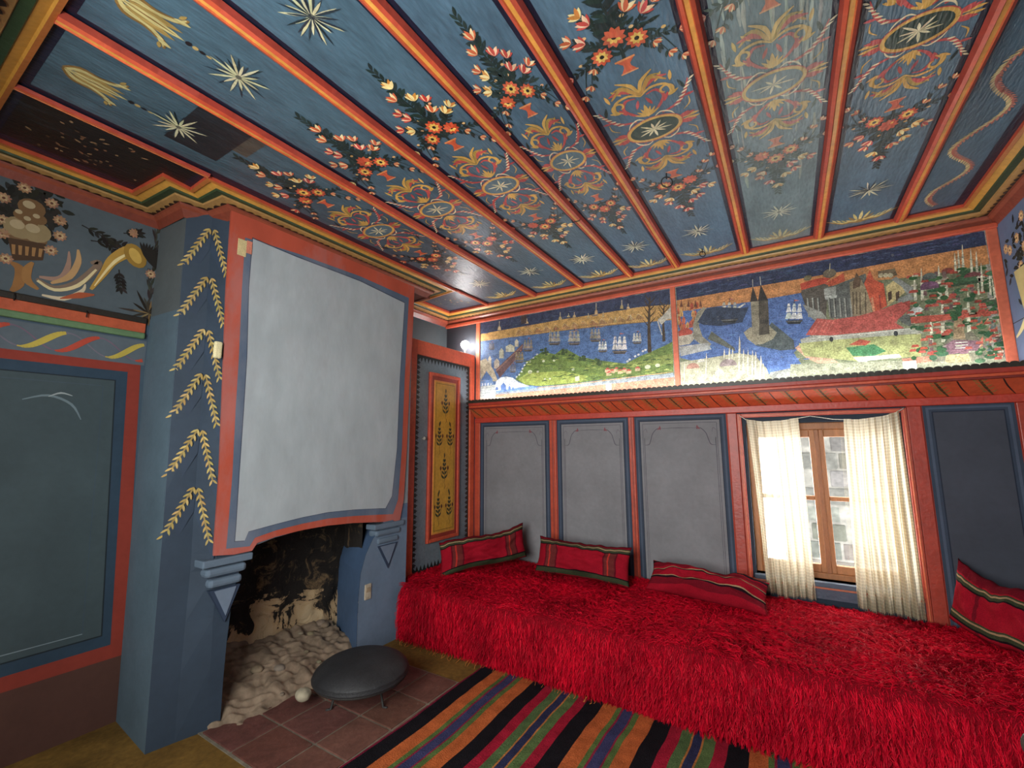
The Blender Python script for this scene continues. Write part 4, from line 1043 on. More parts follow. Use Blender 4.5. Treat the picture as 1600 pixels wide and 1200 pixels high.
# reveal of the opening: soffit and jambs, 10 cm deep
for p, r_ in zip(open_pts[:-1], open_pts[1:]):
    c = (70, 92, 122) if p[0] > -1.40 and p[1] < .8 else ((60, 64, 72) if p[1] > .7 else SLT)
    dx = .10 if p[0] < -1.4 or p[1] > .78 else .47
    dy = 0 if dx < .2 else .19
    b.face([(.468, p[0], p[1]), (.468, r_[0], r_[1]), (.47-dx, r_[0]+dy, r_[1]), (.47-dx, p[0]+dy, p[1])], c)
A = Art(b, (0, 0, 0), (0, 1, 0), (0, 0, 1), (1, 0, 0))
A.o = Vector((.4701, 0, 0))
# leafy chevrons on the two left facets
random.seed(12)
ridge = [2.46, 2.19, 1.91, 1.68, 1.40, 1.12]
for (Pa, Pb, sg) in ((PB, PC, 0), (PC, PD, 1)):
    for i, zr in enumerate(ridge):
        d = Vector((Pb(zr)[0]-Pa(zr)[0], Pb(zr)[1]-Pa(zr)[1], 0)); L = d.length; ux = d.normalized(); n = Vector((ux.y, -ux.x, 0))
        S = Art(b, (Pa(zr-.1)[0], Pa(zr-.1)[1], 0), ux, (0, 0, 1), n, base=.004); S.k = 0
        S.layer = 1
        if sg == 0: 
            S.poly([(.001, zr-.25), (L-.001, zr-.045), (L-.001, zr-.12), (.001, zr-.37)], (46, 58, 74), 0)
            pts = [(L*.92, zr-.005), (L*.08, zr-.215)]
        else:
            S.poly([(.001, zr-.05), (L-.001, zr-.27), (L-.001, zr-.36), (.001, zr-.12)], (48, 61, 78), 0)
            pts = [(L*.12, zr-.01), (L*.72, zr-.25)]
        a = atan2(pts[1][1]-pts[0][1], pts[1][0]-pts[0][0]); Lt = hypot(pts[1][0]-pts[0][0], pts[1][1]-pts[0][1])
        n_ = 8
        S.stroke([pts[0], pts[1]], .008, (140, 120, 74), 2)
        for k in range(n_+1):
            t = k/n_; x = pts[0][0]+(pts[1][0]-pts[0][0])*t; y = pts[0][1]+(pts[1][1]-pts[0][1])*t; S.layer = 3
            for s2 in (-1, 1): S.leaf(x, y, a+s2*.6, .034, .010, jit((172, 148, 88), 16))
put(b, 'chimney_breast', M['wall'], fp)

# painted hood front: red border, slate line, pale field, slightly proud of the breast
b = MB()
def HP(l, x, col):
    pts = [fpnt(*q) for q in l]; ar = sum(pts[i][0]*pts[(i+1) % len(pts)][1]-pts[(i+1) % len(pts)][0]*pts[i][1] for i in range(len(pts)))
    if ar < 0: pts = pts[::-1]
    return [(x, y, z) for y, z in pts]
red_o = [(360, 330), (352, 450), (348, 560), (345, 640), (341, 740), (334, 838), (332, 868), (365, 866), (392, 860), (400, 848), (430, 838), (470, 828), (510, 821), (550, 817), (600, 815), (612, 812), (622, 818), (629, 780), (634, 700), (638, 600), (643, 520), (646, 448), (560, 408), (460, 368)]
sl_o = [(381, 372), (376, 450), (371, 560), (366, 640), (361, 740), (353, 838), (351, 857), (388, 853), (396, 840), (430, 828), (470, 818), (510, 810), (550, 806), (590, 804), (612, 803), (620, 780), (626, 700), (630, 600), (634, 520), (637, 466), (560, 432), (460, 396)]
pl_o = [(393, 374), (387, 450), (384, 560), (379, 640), (372, 740), (367, 820), (365, 845), (380, 844), (386, 830), (430, 818), (470, 808), (510, 800), (550, 796), (590, 794), (600, 794), (610, 775), (618, 700), (622, 600), (627, 520), (630, 474), (560, 440), (460, 402)]
F = HP(red_o, .482, RED); b.face(F, (176, 80, 60))
G = [(.470, y, z) for (_, y, z) in F]
for i in range(len(F)): j = (i+1) % len(F); b.face([F[i], G[i], G[j], F[j]], (160, 70, 52))
b.face(HP(sl_o, .4834, 0), (86, 100, 120))
pl = HP(pl_o, .4846, 0)
# dark hairline between slate line and field
cy_ = sum(p[1] for p in pl)/len(pl); cz_ = sum(p[2] for p in pl)/len(pl)
b.face([(.4840, y+(y-cy_)*.008, z+(z-cz_)*.006) for _, y, z in pl], (56, 64, 80))
b.face(pl, (164, 172, 176))
put(b, 'hood_front', M['hood'], fp)
# corbels under the hood: two mouldings over a pointed bracket
for (ya, yb, zt) in ((-2.285, -2.075, .775), (-1.265, -1.02, .790)):
    b = MB(); yc = (ya+yb)/2; c = (98, 114, 130); dk = (48, 60, 80)
    b.box((.40, ya-.01, zt-.035), (.492, yb+.01, zt), c, bev=.006)
    b.box((.40, ya+.012, zt-.085), (.485, yb-.012, zt-.042), c, bev=.016)
    b.box((.40, ya+.03, zt-.135), (.484, yb-.03, zt-.095), c, bev=.014)
    b.prism([(ya+.035, zt-.145), (yb-.035, zt-.145), (yc+.01, zt-.305)], 0, .40, .476, dk)
    b.prism([(ya+.055, zt-.150), (yb-.055, zt-.150), (yc+.01, zt-.275)], 0, .40, .480, (108, 122, 140))
    put(b, 'corbel', M['wall'], fp)

# firebox: rough plastered masonry, blackened towards the flue
b = MB()
def rough_sheet(b, P, nu, nv, amp, col, seed=0, flip=False):
    vs = []; fs = []
    for i in range(nu+1):
        for j in range(nv+1):
            p, n = P(i/nu, j/nv); e = amp*(noise.noise(Vector(p)*5+Vector((seed, 0, 0)))+.5*noise.noise(Vector(p)*14+Vector((seed, 3, 0)))+.25*noise.noise(Vector(p)*34))
            vs.append(Vector(p)+Vector(n)*e)
    for i in range(nu):
        for j in range(nv):
            f = (i*(nv+1)+j, (i+1)*(nv+1)+j, (i+1)*(nv+1)+j+1, i*(nv+1)+j+1); fs.append(f[::-1] if flip else f)
    b.mesh(vs, fs, col, True)
CK = (120, 100, 80)
rough_sheet(b, lambda u, v: ((.035+.05*max(0, v-.6), -2.22+1.07*u, -.02+1.15*v), (1, 0, 0)), 60, 60, .035, CK)
rough_sheet(b, lambda u, v: ((.03+.40*u, -2.20+.02*u, -.02+1.15*v), (0, 1, 0)), 26, 60, .02, CK, 4, True)
rough_sheet(b, lambda u, v: ((.03+.34*u, -1.155-.12*u, -.02+1.15*v), (0, -1, 0)), 20, 60, .006, CK, 8)
rough_sheet(b, lambda u, v: ((.03+.42*u, -2.25+1.27*v, 1.08), (0, 0, -1)), 12, 20, .02, CK, 9)
b.box((.36, -2.2, .90), (.368, -.98, 1.10), CK)
put(b, 'firebox', M['soot'], fp)
# rubble and ash bed spilling a little onto the tiles
b = MB()
def ash(u, v):
    y = -2.20+.93*v; front = .60-.05*abs(v-.3)-.10*max(0, v-.55)*2
    front -= .10*max(0, .12-v)/.12+.05*max(0, v-.9)/.1; x = .03+(front-.03)*u; hh = .19*(1-u)**1.1+.02*(1-u**6)
    hh *= (1-.35*v)
    return ((x, y, hh-.004 if u < .98 else -.004), (0, 0, 1))
rough_sheet(b, lambda u, v: ((lambda q: ((q[0][0], q[0][1], q[0][2]+.03*abs(noise.noise(Vector((q[0][0]*7, q[0][1]*12, 1))))-.03*abs(noise.noise(Vector((q[0][0]*22, q[0][1]*10, 5))))), q[1]))(ash(u, v))), 90, 110, .020, (132, 114, 96), 2)
for k in range(9):
    u, v = random.uniform(.1, .9), random.uniform(.05, .95); p, _ = ash(u, v)
    b.sphere((p[0], p[1], p[2]+.005), random.uniform(.012, .035), jit((126, 112, 96), 16), 8, (1.2, 1, .6))
put(b, 'rubble_bed', M['stone'], fp)
p = at(474, 1085, 2, .08)
b = MB(); b.sphere((0, 0, 0), .036, (152, 142, 122), 14, (1.15, 1, .8)); 
for i, v in enumerate(b.v):
    d = 1+.14*noise.noise(Vector(v)*30); b.v[i] = (v[0]*d, v[1]*d, v[2]*d)
o = tag(b.build('loose_stone', M['stone']), 'pale fist-sized round stone lying on the rubble in the hearth', 'stone'); o.location = p
# worn plate on the right jamb
b = MB(); b.box((.469, -1.325, .33), (.478, -1.275, .425), (178, 166, 146), bev=.003); b.box((.476, -1.315, .375), (.481, -1.285, .405), (150, 132, 108), bev=.002)
tag(b.build('wall_plate', M['stone']), 'small worn beige plate on the right jamb of the fireplace', 'plate')
p = at(338, 548, 0, .47); b = MB(); b.box((-.010, -.018, -.04), (.012, .018, .045), (226, 214, 170), bev=.008)
o = tag(b.build('cream_knob', M['cloth']), 'small cream wedge stuck on the left edge of the fireplace hood', 'knob'); o.location = (p.x+.012, p.y, p.z)
p = at(378, 387, 0, .484); b = MB(); b.box((0, -.022, -.045), (.003, .022, .045), (206, 188, 140), bev=.001); b.box((.001, .022, -.02), (.004, .05, .05), (208, 132, 110), bev=.001)
o = tag(b.build('paper_scrap', M['cloth']), 'torn cream and pink scrap at the top left corner of the fireplace hood', 'paper'); o.location = p

# ================================================================== CORNER CUPBOARD
cup = empty('wall_cupboard', (.36, -.48, 0), 'tall built-in corner cupboard with red frame and yellow flower-painted door', 'cupboard')
ZT = 2.168; CR_ = (208, 94, 66)
b = MB()
b.box((.01, -.955, 0), (.30, -.01, .02), (90, 60, 50)); b.box((.01, -.955, ZT-.02), (.352, -.008, ZT), CR_)
b.box((.30, -.955, 0), (.36, -.785, ZT), CR_, bev=.004); b.box((.30, -.075, 0), (.36, -.008, ZT), CR_, bev=.004)
b.box((.30, -.785, 2.048), (.36, -.075, ZT), CR_, bev=.004); b.box((.30, -.785, 0), (.36, -.075, .335), CR_, bev=.004)
put(b, 'cupboard_frame', M['trimwood'], cup)
b = MB(); b.box((.315, -.783, .337), (.345, -.077, 2.046), (112, 124, 132))
A = Art(b, (.345, 0, 0), (0, 1, 0), (0, 0, 1), (1, 0, 0)); y0, y1, z0, z1 = -.783, -.077, .337, 2.046; SAW = (36, 40, 40)
A.layer = 1; A.frame(y0, z0, y1, z1, .016, SAW)
n = 42; dz = (z1-z0)/n
for k in range(n):
    z = z0+dz*(k+.5); h = dz*.42
    for (y, s_) in ((y0+.014, 1), (y1-.014, -1)):
        A.poly([(y, z-h), (y, z+h), (y+s_*.040, z)], SAW); A.poly([(y, z-h*.6), (y+s_*.024, z-h), (y+s_*.02, z+h*.9), (y, z+h*.6)], SAW)
n = 17; dy = (y1-y0)/n
for k in range(n):
    y = y0+dy*(k+.5); h = dy*.40
    for (z, s_) in ((z0+.014, 1), (z1-.014, -1)):
        A.poly([(y-h, z), (y+h, z), (y, z+s_*.040)], SAW)
b.box((.340, -.632, .540), (.356, -.232, 1.922), (150, 60, 46))
dr = put(b, 'door', M['trimwood'], cup)
b = MB(); pa = (-.632, -.232, .54, 1.922)
for (a, c, d, e) in ((-.632, -.605, .54, 1.922), (-.259, -.232, .54, 1.922), (-.605, -.259, 1.895, 1.922), (-.605, -.259, .54, .567)): b.box((.352, a, d), (.368, c, e), (196, 82, 58), bev=.004)
b.box((.350, -.605, .567), (.358, -.259, 1.895), (150, 56, 44)); b.box((.356, -.575, .597), (.361, -.289, 1.862), (214, 140, 66), bev=.002); b.box((.359, -.565, .61), (.3625, -.30, 1.85), (198, 148, 54))
A = Art(b, (.3625, 0, 0), (0, 1, 0), (0, 0, 1), (1, 0, 0)); random.seed(17)
A.layer = 1; A.frame(-.555, .622, -.310, 1.838, .004, (120, 74, 40))
LF = (58, 60, 40)
def plant(y, z, s):
    A.stroke([(y, z), (y+.006*s, z+.06*s), (y-.004*s, z+.12*s), (y, z+.19*s)], .006*s, LF)
    for k in range(5):
        for sg in (-1, 1): A.leaf(y, z+.03*s+.03*s*k, pi/2-sg*(.9-.1*k), .045*s*(1-.1*k), .016*s, jit(LF, 8))
    for sg in (-1, 1):
        A.stroke([(y, z+.04*s), (y+sg*.03*s, z+.06*s), (y+sg*.04*s, z+.10*s)], .005*s, LF); A.leaf(y+sg*.04*s, z+.09*s, pi/2, .035*s, .020*s, (92, 44, 34))
    A.leaf(y, z+.18*s, pi/2, .04*s, .016*s, (88, 70, 40)); A.stroke([(y, z), (y+.012*s, z-.025*s), (y-.004*s, z-.045*s)], .004*s, LF)
plant(-.43, 1.55, 1.15)
for z in (1.28, .70): plant(-.505, z, 1.05); plant(-.365, z, 1.05)
plant(-.435, 1.00, 1.15)
for z in (1.43, .86): A.leaf(-.50, z+.05, 1.4, .04, .016, LF); A.leaf(-.37, z+.05, 1.7, .04, .016, LF)
pn = put(b, 'door_panel', M['trimwood'], cup); pn.parent = dr; pn.location = (0, 0, 0)
b = MB(); kp = at(661.5, 685, 0, .36); b.lathe([(.006, 0), (.006, .012), (.014, .020), (.012, .030), (.003, .034)], (0, 0, 0), (176, 170, 158), 16)
kn = b.build('knob', M['iron'], dr); kn.rotation_euler = (0, radians(90), 0); kn.location = (-.012, kp.y+.48, kp.z); kn['label'] = 'grey metal knob'
# side panel towards the room corner (closes the box)
# ---- globe lamp on the cupboard top
lp = empty('globe_lamp', (.30, -.085, ZT), 'small glowing white globe lamp on top of the corner cupboard', 'lamp')
b = MB(); b.lathe([(.030, 0), (.030, .008), (.016, .014), (.016, .058), (.014, .062)], (0, 0, 0), (60, 60, 64), 20); b.build('lamp_base', M['iron'], lp)
b = MB(); b.sphere((0, 0, .098), .040, (255, 255, 255), 16); b.build('bulb', emit_mat('bulb_glow', (1, .97, .95), 130), lp)

# ---- light strip lying in the trough of the shelf, washing the murals
b = MB(); b.box((.45, -.110, 1.7055), (W-.06, -.092, 1.7090), (255, 255, 255))
tag(b.build('light_strip', emit_mat('strip_glow', (.86, .95, 1), 62)), 'long thin light strip behind the scalloped shelf edge, washing the murals', 'light')

# ================================================================== COUCH
couch = empty('couch', (2.15, -.55, 0), 'low built-in couch running along the whole window wall under red shaggy pile', 'couch')
b = MB(); b.box((.385, -.935, 0), (3.918, -.03, .32), (110, 20, 28), bev=.02); b.box((.51, -1.03, 0), (3.918, -.93, .32), (110, 20, 28), bev=.02)
put(b, 'seat_platform', M['cloth'], couch)
def top_z(x, y):
    return .352+.016*noise.noise((x*1.3, y*1.8, 0))+.03*np.clip((x-2.2)/1.7, 0, 1)*np.clip(-y/.9, 0, 1)
# cover: rounded sheet over top and front
b = MB(); NX = 150
def cover_pt(x, s):
    """s in metres along the section from the wall over the top (0..1.02) and down the front"""
    yf = -1.045+.012*noise.noise((x*2.2, 3, 0))+.016*np.clip(x-2.0, 0, 1)*noise.noise((x*8, 1, 0)); flat = 1.045-.035-.035
    if x < .50: yf = -.935; 
    z0 = top_z(x, -.9); Lt = -yf-.035-.06
    if s < Lt: y = -.035-s; return (x, y, top_z(x, y)), (0, -.05, 1)
    s -= Lt; R_ = .06; q = R_*pi/2
    if s < q: a = s/R_; return (x, yf+R_-R_*sin(a), z0-R_+R_*cos(a)), (0, -sin(a), cos(a))
    s -= q; zz = z0-R_-s; bul = (.018+.02*float(np.clip(x-1.9, 0, 1)))*sin(pi*min(1, s/.3))*(1+.8*noise.noise((x*7, s*2, 4)))
    return (x, yf-bul*(.6+.6*noise.noise((x*3, 9, 0))), zz), (0, -1, .05)
SM = 1.045-.035-.06+.06*pi/2+.275
for part in ((.39, .50), (.50, 3.915)):
    n = max(3, int((part[1]-part[0])*42)); m_ = 56; vs = []
    for i in range(n+1):
        x = part[0]+(part[1]-part[0])*i/n
        for j in range(m_+1): p, _n = cover_pt(min(x, .499) if part[1] == .50 else x, SM*j/m_*(1 if part[1] != .5 else .92)); vs.append((x, p[1], max(.012, p[2])))
    b.mesh(vs, [(i*(m_+1)+j, i*(m_+1)+j+1, (i+1)*(m_+1)+j+1, (i+1)*(m_+1)+j) for i in range(n) for j in range(m_)], (128, 8, 24), True)
b.face([(.50, -1.03, .02), (.50, -1.03, .30), (.50, -.93, .33), (.50, -.93, .02)], (128, 8, 24))
cover = tag(put(b, 'shaggy_cover', M['cloth'], couch), 'long red shaggy wool cover spread over the couch and hanging to the floor', 'blanket')
cover.parent = None; cover.location = couch.location

# wool pile: tapered locks, gathered in clumps, one mesh
def pile(spots, name, mat):
    """spots: arrays root (n,3), normal (n,3), lay direction (n,3), length (n), width (n), colour (n,3)"""
    root, nor, lay, Ln, Wd, colr = spots
    n = len(root); S = 4
    t = np.linspace(0, 1, S+1)[None, :, None]
    # curve: rises along the normal, then falls over along the lay
    curve = root[:, None, :]+nor[:, None, :]*(Ln[:, None, None]*(.62*t-.42*t**2))+lay[:, None, :]*(Ln[:, None, None]*(.25*t+.65*t**2))
    wob = rng.normal(0, 1, (n, 1, 3))*Ln[:, None, None]*.10*np.sin(t*pi*1.3)
    curve = curve+wob
    rad = rng.normal(0, 1, (n, 3)); tang = lay/np.linalg.norm(lay, axis=1, keepdims=True)
    side = np.cross(tang, nor+.6*rad); side /= np.linalg.norm(side, axis=1, keepdims=True)+1e-9
    wt = (Wd[:, None]*np.array([.8, 1, .9, .6, .12])[None, :])[:, :, None]*.5
    V = np.stack([curve-side[:, None, :]*wt, curve+side[:, None, :]*wt], axis=2).reshape(-1, 3)
    base = (np.arange(n)*(S+1)*2)[:, None]
    quads = np.concatenate([(base+np.array([[2*k, 2*k+1, 2*k+3, 2*k+2]]))[:, None, :] for k in range(S)], axis=1).reshape(-1, 4)
    me = bpy.data.meshes.new(name)
    me.vertices.add(len(V)); me.vertices.foreach_set('co', V.astype(np.float32).ravel())
    me.loops.add(quads.size); me.loops.foreach_set('vertex_index', quads.astype(np.int32).ravel())
    me.polygons.add(len(quads)); me.polygons.foreach_set('loop_start', np.arange(0, quads.size, 4, dtype=np.int32))
    me.polygons.foreach_set('loop_total', np.full(len(quads), 4, dtype=np.int32))
    me.polygons.foreach_set('use_smooth', np.ones(len(quads), dtype=bool))
    me.update(calc_edges=True)
    ca = me.color_attributes.new('Col', 'FLOAT_COLOR', 'POINT')
    C_ = np.repeat(colr, (S+1)*2, axis=0); ca.data.foreach_set('color', np.hstack([C_, np.ones((len(C_), 1))]).astype(np.float32).ravel())
    me.materials.append(mat)
    o = bpy.data.objects.new(name, me); COL.objects.link(o); return o
SP = .0068
roots, nors, lays, lens_, wds, cols_ = [], [], [], [], [], []
def vnoise(x, y, seed): return noise.noise((x, y, seed))
xs_n = int((3.915-.39)/SP)
for i in range(xs_n):
    x0_ = .392+i*SP
    sN = int((SM+.0)/SP)
    for j in range(sN):
        x = x0_+random.uniform(-.5, .5)*SP; s_ = (j+random.random())*SP
        if x < .50 and s_ > .86: continue
        x = min(3.912, max(.392, x))
        p, nn = cover_pt(x, s_)
        if p[2] < .018: continue
        front = max(0, min(1, -nn[1]))
        # clump: locks in one cell lean to a shared tip
        cs = .034 if front < .5 else .026
        cx, cy = math.floor(x/cs), math.floor(s_/cs); h = math.sin(cx*127.1+cy*311.7)*43758.5; h -= math.floor(h); h2 = math.sin(cx*269.5+cy*183.3)*43758.5; h2 -= math.floor(h2)
        tx, ts = (cx+.2+.6*h)*cs, (cy+.2+.6*h2)*cs
        if front < .5:
            a = 2.6*vnoise(x*1.6, s_*1.6, 1)*pi+1.2*(h-.5)
            lx, ly = cos(a), sin(a)*.8-.35
            lx += (tx-x)/cs*1.7; ly += -(ts-s_)/cs*1.7
            lay = (lx, ly*(1-front), -.1-front); Lk = random.uniform(.045, .072)
            nk = 1.0
        else:
            lx = .55*vnoise(x*3, s_*2, 5)+(tx-x)/cs*1.15
            lay = (lx*.6, -.16, -1.0); Lk = random.uniform(.045, .075); nk = .55
            if p[2]-Lk*.9 < .004: Lk = max(.012, p[2]*.95)
        l_ = math.sqrt(lay[0]**2+lay[1]**2+lay[2]**2)
        lay = (lay[0]/l_, lay[1]/l_, lay[2]/l_)
        # keep tips away from the walls
        if p[1] > -.10 and lay[1] > 0: lay = (lay[0], -lay[1], lay[2])
        if x < .46 and lay[0] < 0 or x > 3.85 and lay[0] > 0: lay = (-lay[0], lay[1], lay[2])
        roots.append(p); nors.append((nn[0]*nk, nn[1]*nk, nn[2]*nk)); lays.append(lay); lens_.append(Lk); wds.append(random.uniform(.0018, .0036))
        k = .70+.50*h+.45*vnoise(x*4, s_*3, 8)+random.uniform(-.12, .12)
        cols_.append((.54*k, .003*k+.002*random.random(), .018*k+.005*random.random()))
o = pile(tuple(np.array(a) for a in (roots, nors, lays, lens_, wds, cols_)), 'wool_pile', M['fur'])
o['kind'] = 'stuff'; o.parent = cover; o.location = -couch.location
# pale backing fringe peeping out under the hem
b = MB(); x = .56
while x < 2.0:
    z = random.uniform(.012, .03); b.tube([(x, -1.058, z), (x+random.uniform(-.01, .01), -1.085, z*.5), (x+random.uniform(-.02, .02), -1.10, .004)], [.0016, .0014, .0008], jit((196, 120, 60), 12), 5); x += random.uniform(.012, .07)
put(b, 'fringe', M['cloth'], cover)['kind'] = 'stuff'

# ================================================================== CUSHIONS
KR = (150, 18, 36); KG = (58, 64, 44); KK = (30, 16, 22); KO = (206, 84, 50); KW = (160, 132, 100); KD = (110, 16, 30)
def plaid(u, v, sty):
    """u, v in -1..1 over the cushion face"""
    c = KR
    def band(t, m0):
        d = t-m0
        for a, e, col in ((-.16, -.12, KK), (-.12, -.06, KG), (-.06, -.04, KO), (-.04, .02, KG), (.02, .04, KW), (.04, .09, KG), (.09, .12, KK)):
            if a <= d < e: return col
    if sty == 0:
        for m0 in (.72, -.80):
            q = band(v, m0)
            if q: return q
        if v > .86: return KD
        for m0 in (-.62, .66):
            q = band(u, m0)
            if q: return tuple(.5*a+.5*e for a, e in zip(q, KR))
    elif sty == 1:
        for m0, col, w in ((.55, KD, .10), (.30, KW, .02), (.27, KK, .05), (-.25, KW, .028), (-.30, KK, .07), (-.55, KD, .16), (-.78, KW, .02), (.82, KK, .08)):
            if abs(v-m0) < w: return col
    else:
        for m0 in (.45, -.72):
            q = band(v, m0)
            if q: return q
        if v > .62: return KD
        if abs(u+.45) < .03 or abs(u-.5) < .02: return KD
    return c
def cushion(name, P0, P1, H, Tk, lean, sty, label, seed, twist=0, group=None, fold=0):
    P0, P1 = Vector(P0), Vector(P1); ex = (P1-P0); L = ex.length; ex.normalize()
    back = Vector((0, 0, 1)).cross(ex).normalized()      # horizontal, pointing away from the viewer
    up = (Vector((0, 0, 1))*cos(lean)+back*sin(lean)).normalized(); nrm = -ex.cross(up).normalized()
    if nrm.dot(CAM-P0) < 0: nrm = -nrm
    o = P0+ex*L/2+up*H/2
    b = MB(); NU, NV = 64, 36; vs = [[], []]
    for sd in (0, 1):
        for i in range(NU+1):
            for j in range(NV+1):
                u, v = -1+2*i/NU, -1+2*j/NV
                eu, ev = 1-abs(u)**2.6, 1-abs(v)**2.4
                th = Tk/2*(max(0, eu)**.62)*(max(0, ev)**.62)
                w = noise.noise((u*2.2+seed, v*1.6, seed*1.7)); w2 = noise.noise((u*5+seed, v*4, 3.1))
                crease = 1-.30*math.exp(-((u-.15*seed % 1+.2)**2)/.02)*max(0, v)
                th *= (1+.42*w+.22*w2)*crease
                px = u*L/2*(1-.05*(1-v*v)); py = v*H/2*(1-.10*(1-abs(u)**2))
                py += (.016*noise.noise((u*2.6+seed, 7, 0))+.010*noise.noise((u*7+seed, 2, 0)))*(1 if v > 0 else .3)+fold*(u*u)*H*.5*(1 if v > 0 else .2)
                p = ex*px+up*py+nrm*(th if sd == 0 else -th*.7)+nrm*(.012*w)
                if twist: p += up*(twist*u*abs(u)*H)
                vs[sd].append(p)
    for sd in (0, 1):
        fs = []; cs = []
        for i in range(NU):
            for j in range(NV):
                f = (i*(NV+1)+j, (i+1)*(NV+1)+j, (i+1)*(NV+1)+j+1, i*(NV+1)+j+1); fs.append(f if sd == 0 else f[::-1])
                cs.append(plaid(-1+2*(i+.5)/NU, -1+2*(j+.5)/NV, sty))
        b.mesh(vs[sd], fs, cs, True)
    me = b.build(name, M['cloth']); me.location = o
    bm = bmesh.new(); bm.from_mesh(me.data); bmesh.ops.remove_doubles(bm, verts=bm.verts, dist=.0006); bm.to_mesh(me.data); bm.free()
    return tag(me, label, 'cushion', group)
cushion('cushion', (.60, -.75, .375), (1.06, -.25, .41), .25, .18, .35, 0, 'red plaid cushion in the left corner before the cupboard, right corner pointing up', 1, twist=.16, fold=.12)
cushion('cushion', (1.205, -.40, .385), (1.90, -.36, .385), .255, .17, .40, 0, 'red plaid cushion below the grey panels, second from the left end of the couch', 2, twist=-.05)
cushion('cushion', (2.00, -.36, .385), (2.69, -.42, .375), .215, .19, .85, 1, 'flatter red cushion with a pale stripe along its front, just left of the window curtain', 3, twist=-.04)
cushion('cushion', (3.46, -.20, .36), (3.80, -.48, .36), .31, .15, .45, 2, 'red striped cushion tipped up against the wall right of the window', 4, twist=-.26)
cushion('cushion', (3.66, -.52, .385), (3.885, -.76, .38), .17, .14, .5, 2, 'crumpled red cushion cut off by the right edge of the photo', 5, twist=.10)

# ================================================================== RUG
SEQ = [((24, 22, 26), .082), ((176, 92, 50), .070), ((84, 104, 56), .022), ((130, 40, 60), .010), ((58, 58, 92), .045), ((130, 40, 60), .008), ((84, 104, 56), .026), ((176, 92, 50), .070),
       ((24, 22, 26), .078), ((150, 28, 48), .052), ((78, 100, 62), .044), ((170, 110, 60), .008), ((46, 48, 76), .036), ((170, 110, 60), .008), ((84, 104, 62), .046), ((150, 28, 48), .050)]
b = MB(); x = 1.213; cols = [((110, 24, 48), .010)]; xe = x+.010
while xe < 3.35:
    for c, w in SEQ:
        cols.append((c, w)); xe += w
        if xe > 3.35: break
NYR = 90; Y0, Y1 = -3.05, -1.00
def rz(x, y):
    return .0115+.004*noise.noise((x*3, y*3, 2))+.005*max(0, noise.noise((x*1.5+3, y*4.5, 5)))
def rx(x, y): return x+.014*noise.noise((y*2.2, x*.7, 4))+.004*noise.noise((y*9, x, 1))
for c, w in cols:
    nn = max(1, int(w/.02)); 
    for q in range(nn):
        xa_, xb_ = x+w*q/nn, x+w*(q+1)/nn
        vs = []
        for k in range(NYR+1):
            y = Y0+(Y1-Y0)*k/NYR; vs += [(rx(xa_, y), y, rz(xa_, y)), (rx(xb_, y), y, rz(xb_, y))]
        b.mesh(vs, [(2*k, 2*k+1, 2*k+3, 2*k+2) for k in range(NYR)], c, True)
    x += w
# edge thickness
for k in range(NYR):
    y, y2 = Y0+(Y1-Y0)*k/NYR, Y0+(Y1-Y0)*(k+1)/NYR
    b.face([(rx(1.213, y), y, rz(1.213, y)), (rx(1.213, y2), y2, rz(1.213, y2)), (rx(1.213, y2), y2, .0092), (rx(1.213, y), y, .0092)], (110, 24, 48))
tag(b.build('striped_rug', M['rug']), 'flat-woven rug with black, orange, green, blue and red stripes on the floor before the couch', 'rug')

# ================================================================== GRIDDLE ON TRIVET
gr = empty('domed_griddle', (.90, -1.69, 0), 'black domed round iron griddle on three thin legs before the fireplace', 'griddle')
b = MB(); R = .238
prof = [(R-.004, .150), (R, .153), (R+.001, .160), (R-.006, .170)]+[((R-.002)*q, .168+.058*(1-q**4.5)**.8) for q in (.99, .97, .94, .90, .84, .76, .66, .5, .3, .15)]+[(.001, .226)]
prof = [(.001, .202)]+[((R-.014)*sin(a), .150+.050*cos(a)) for a in (pi/2*i/10 for i in range(1, 10))]+prof
b.lathe(prof, (0, 0, 0), (40, 40, 42), 64); b.build('griddle_plate', M['iron'], gr)
b = MB(); b.lathe([(R-.020, .140), (R-.008, .140), (R-.008, .152), (R-.020, .152)], (0, 0, 0), (52, 50, 48), 48, closed=True); b.build('trivet_ring', M['iron'], gr)
for (fx, fy) in ((.815, -1.81), (1.035, -1.655), (.800, -1.545)):
    dx, dy = fx-.90, fy+1.69; q = .72
    b = MB(); b.tube([(dx*q, dy*q, .155), (dx*.95, dy*.95, .012), (dx, dy, .010), (dx*1.12, dy*1.12, .012)], [.007, .006, .007, .005], (50, 48, 46), 8)
    b.build('leg', M['iron'], gr)

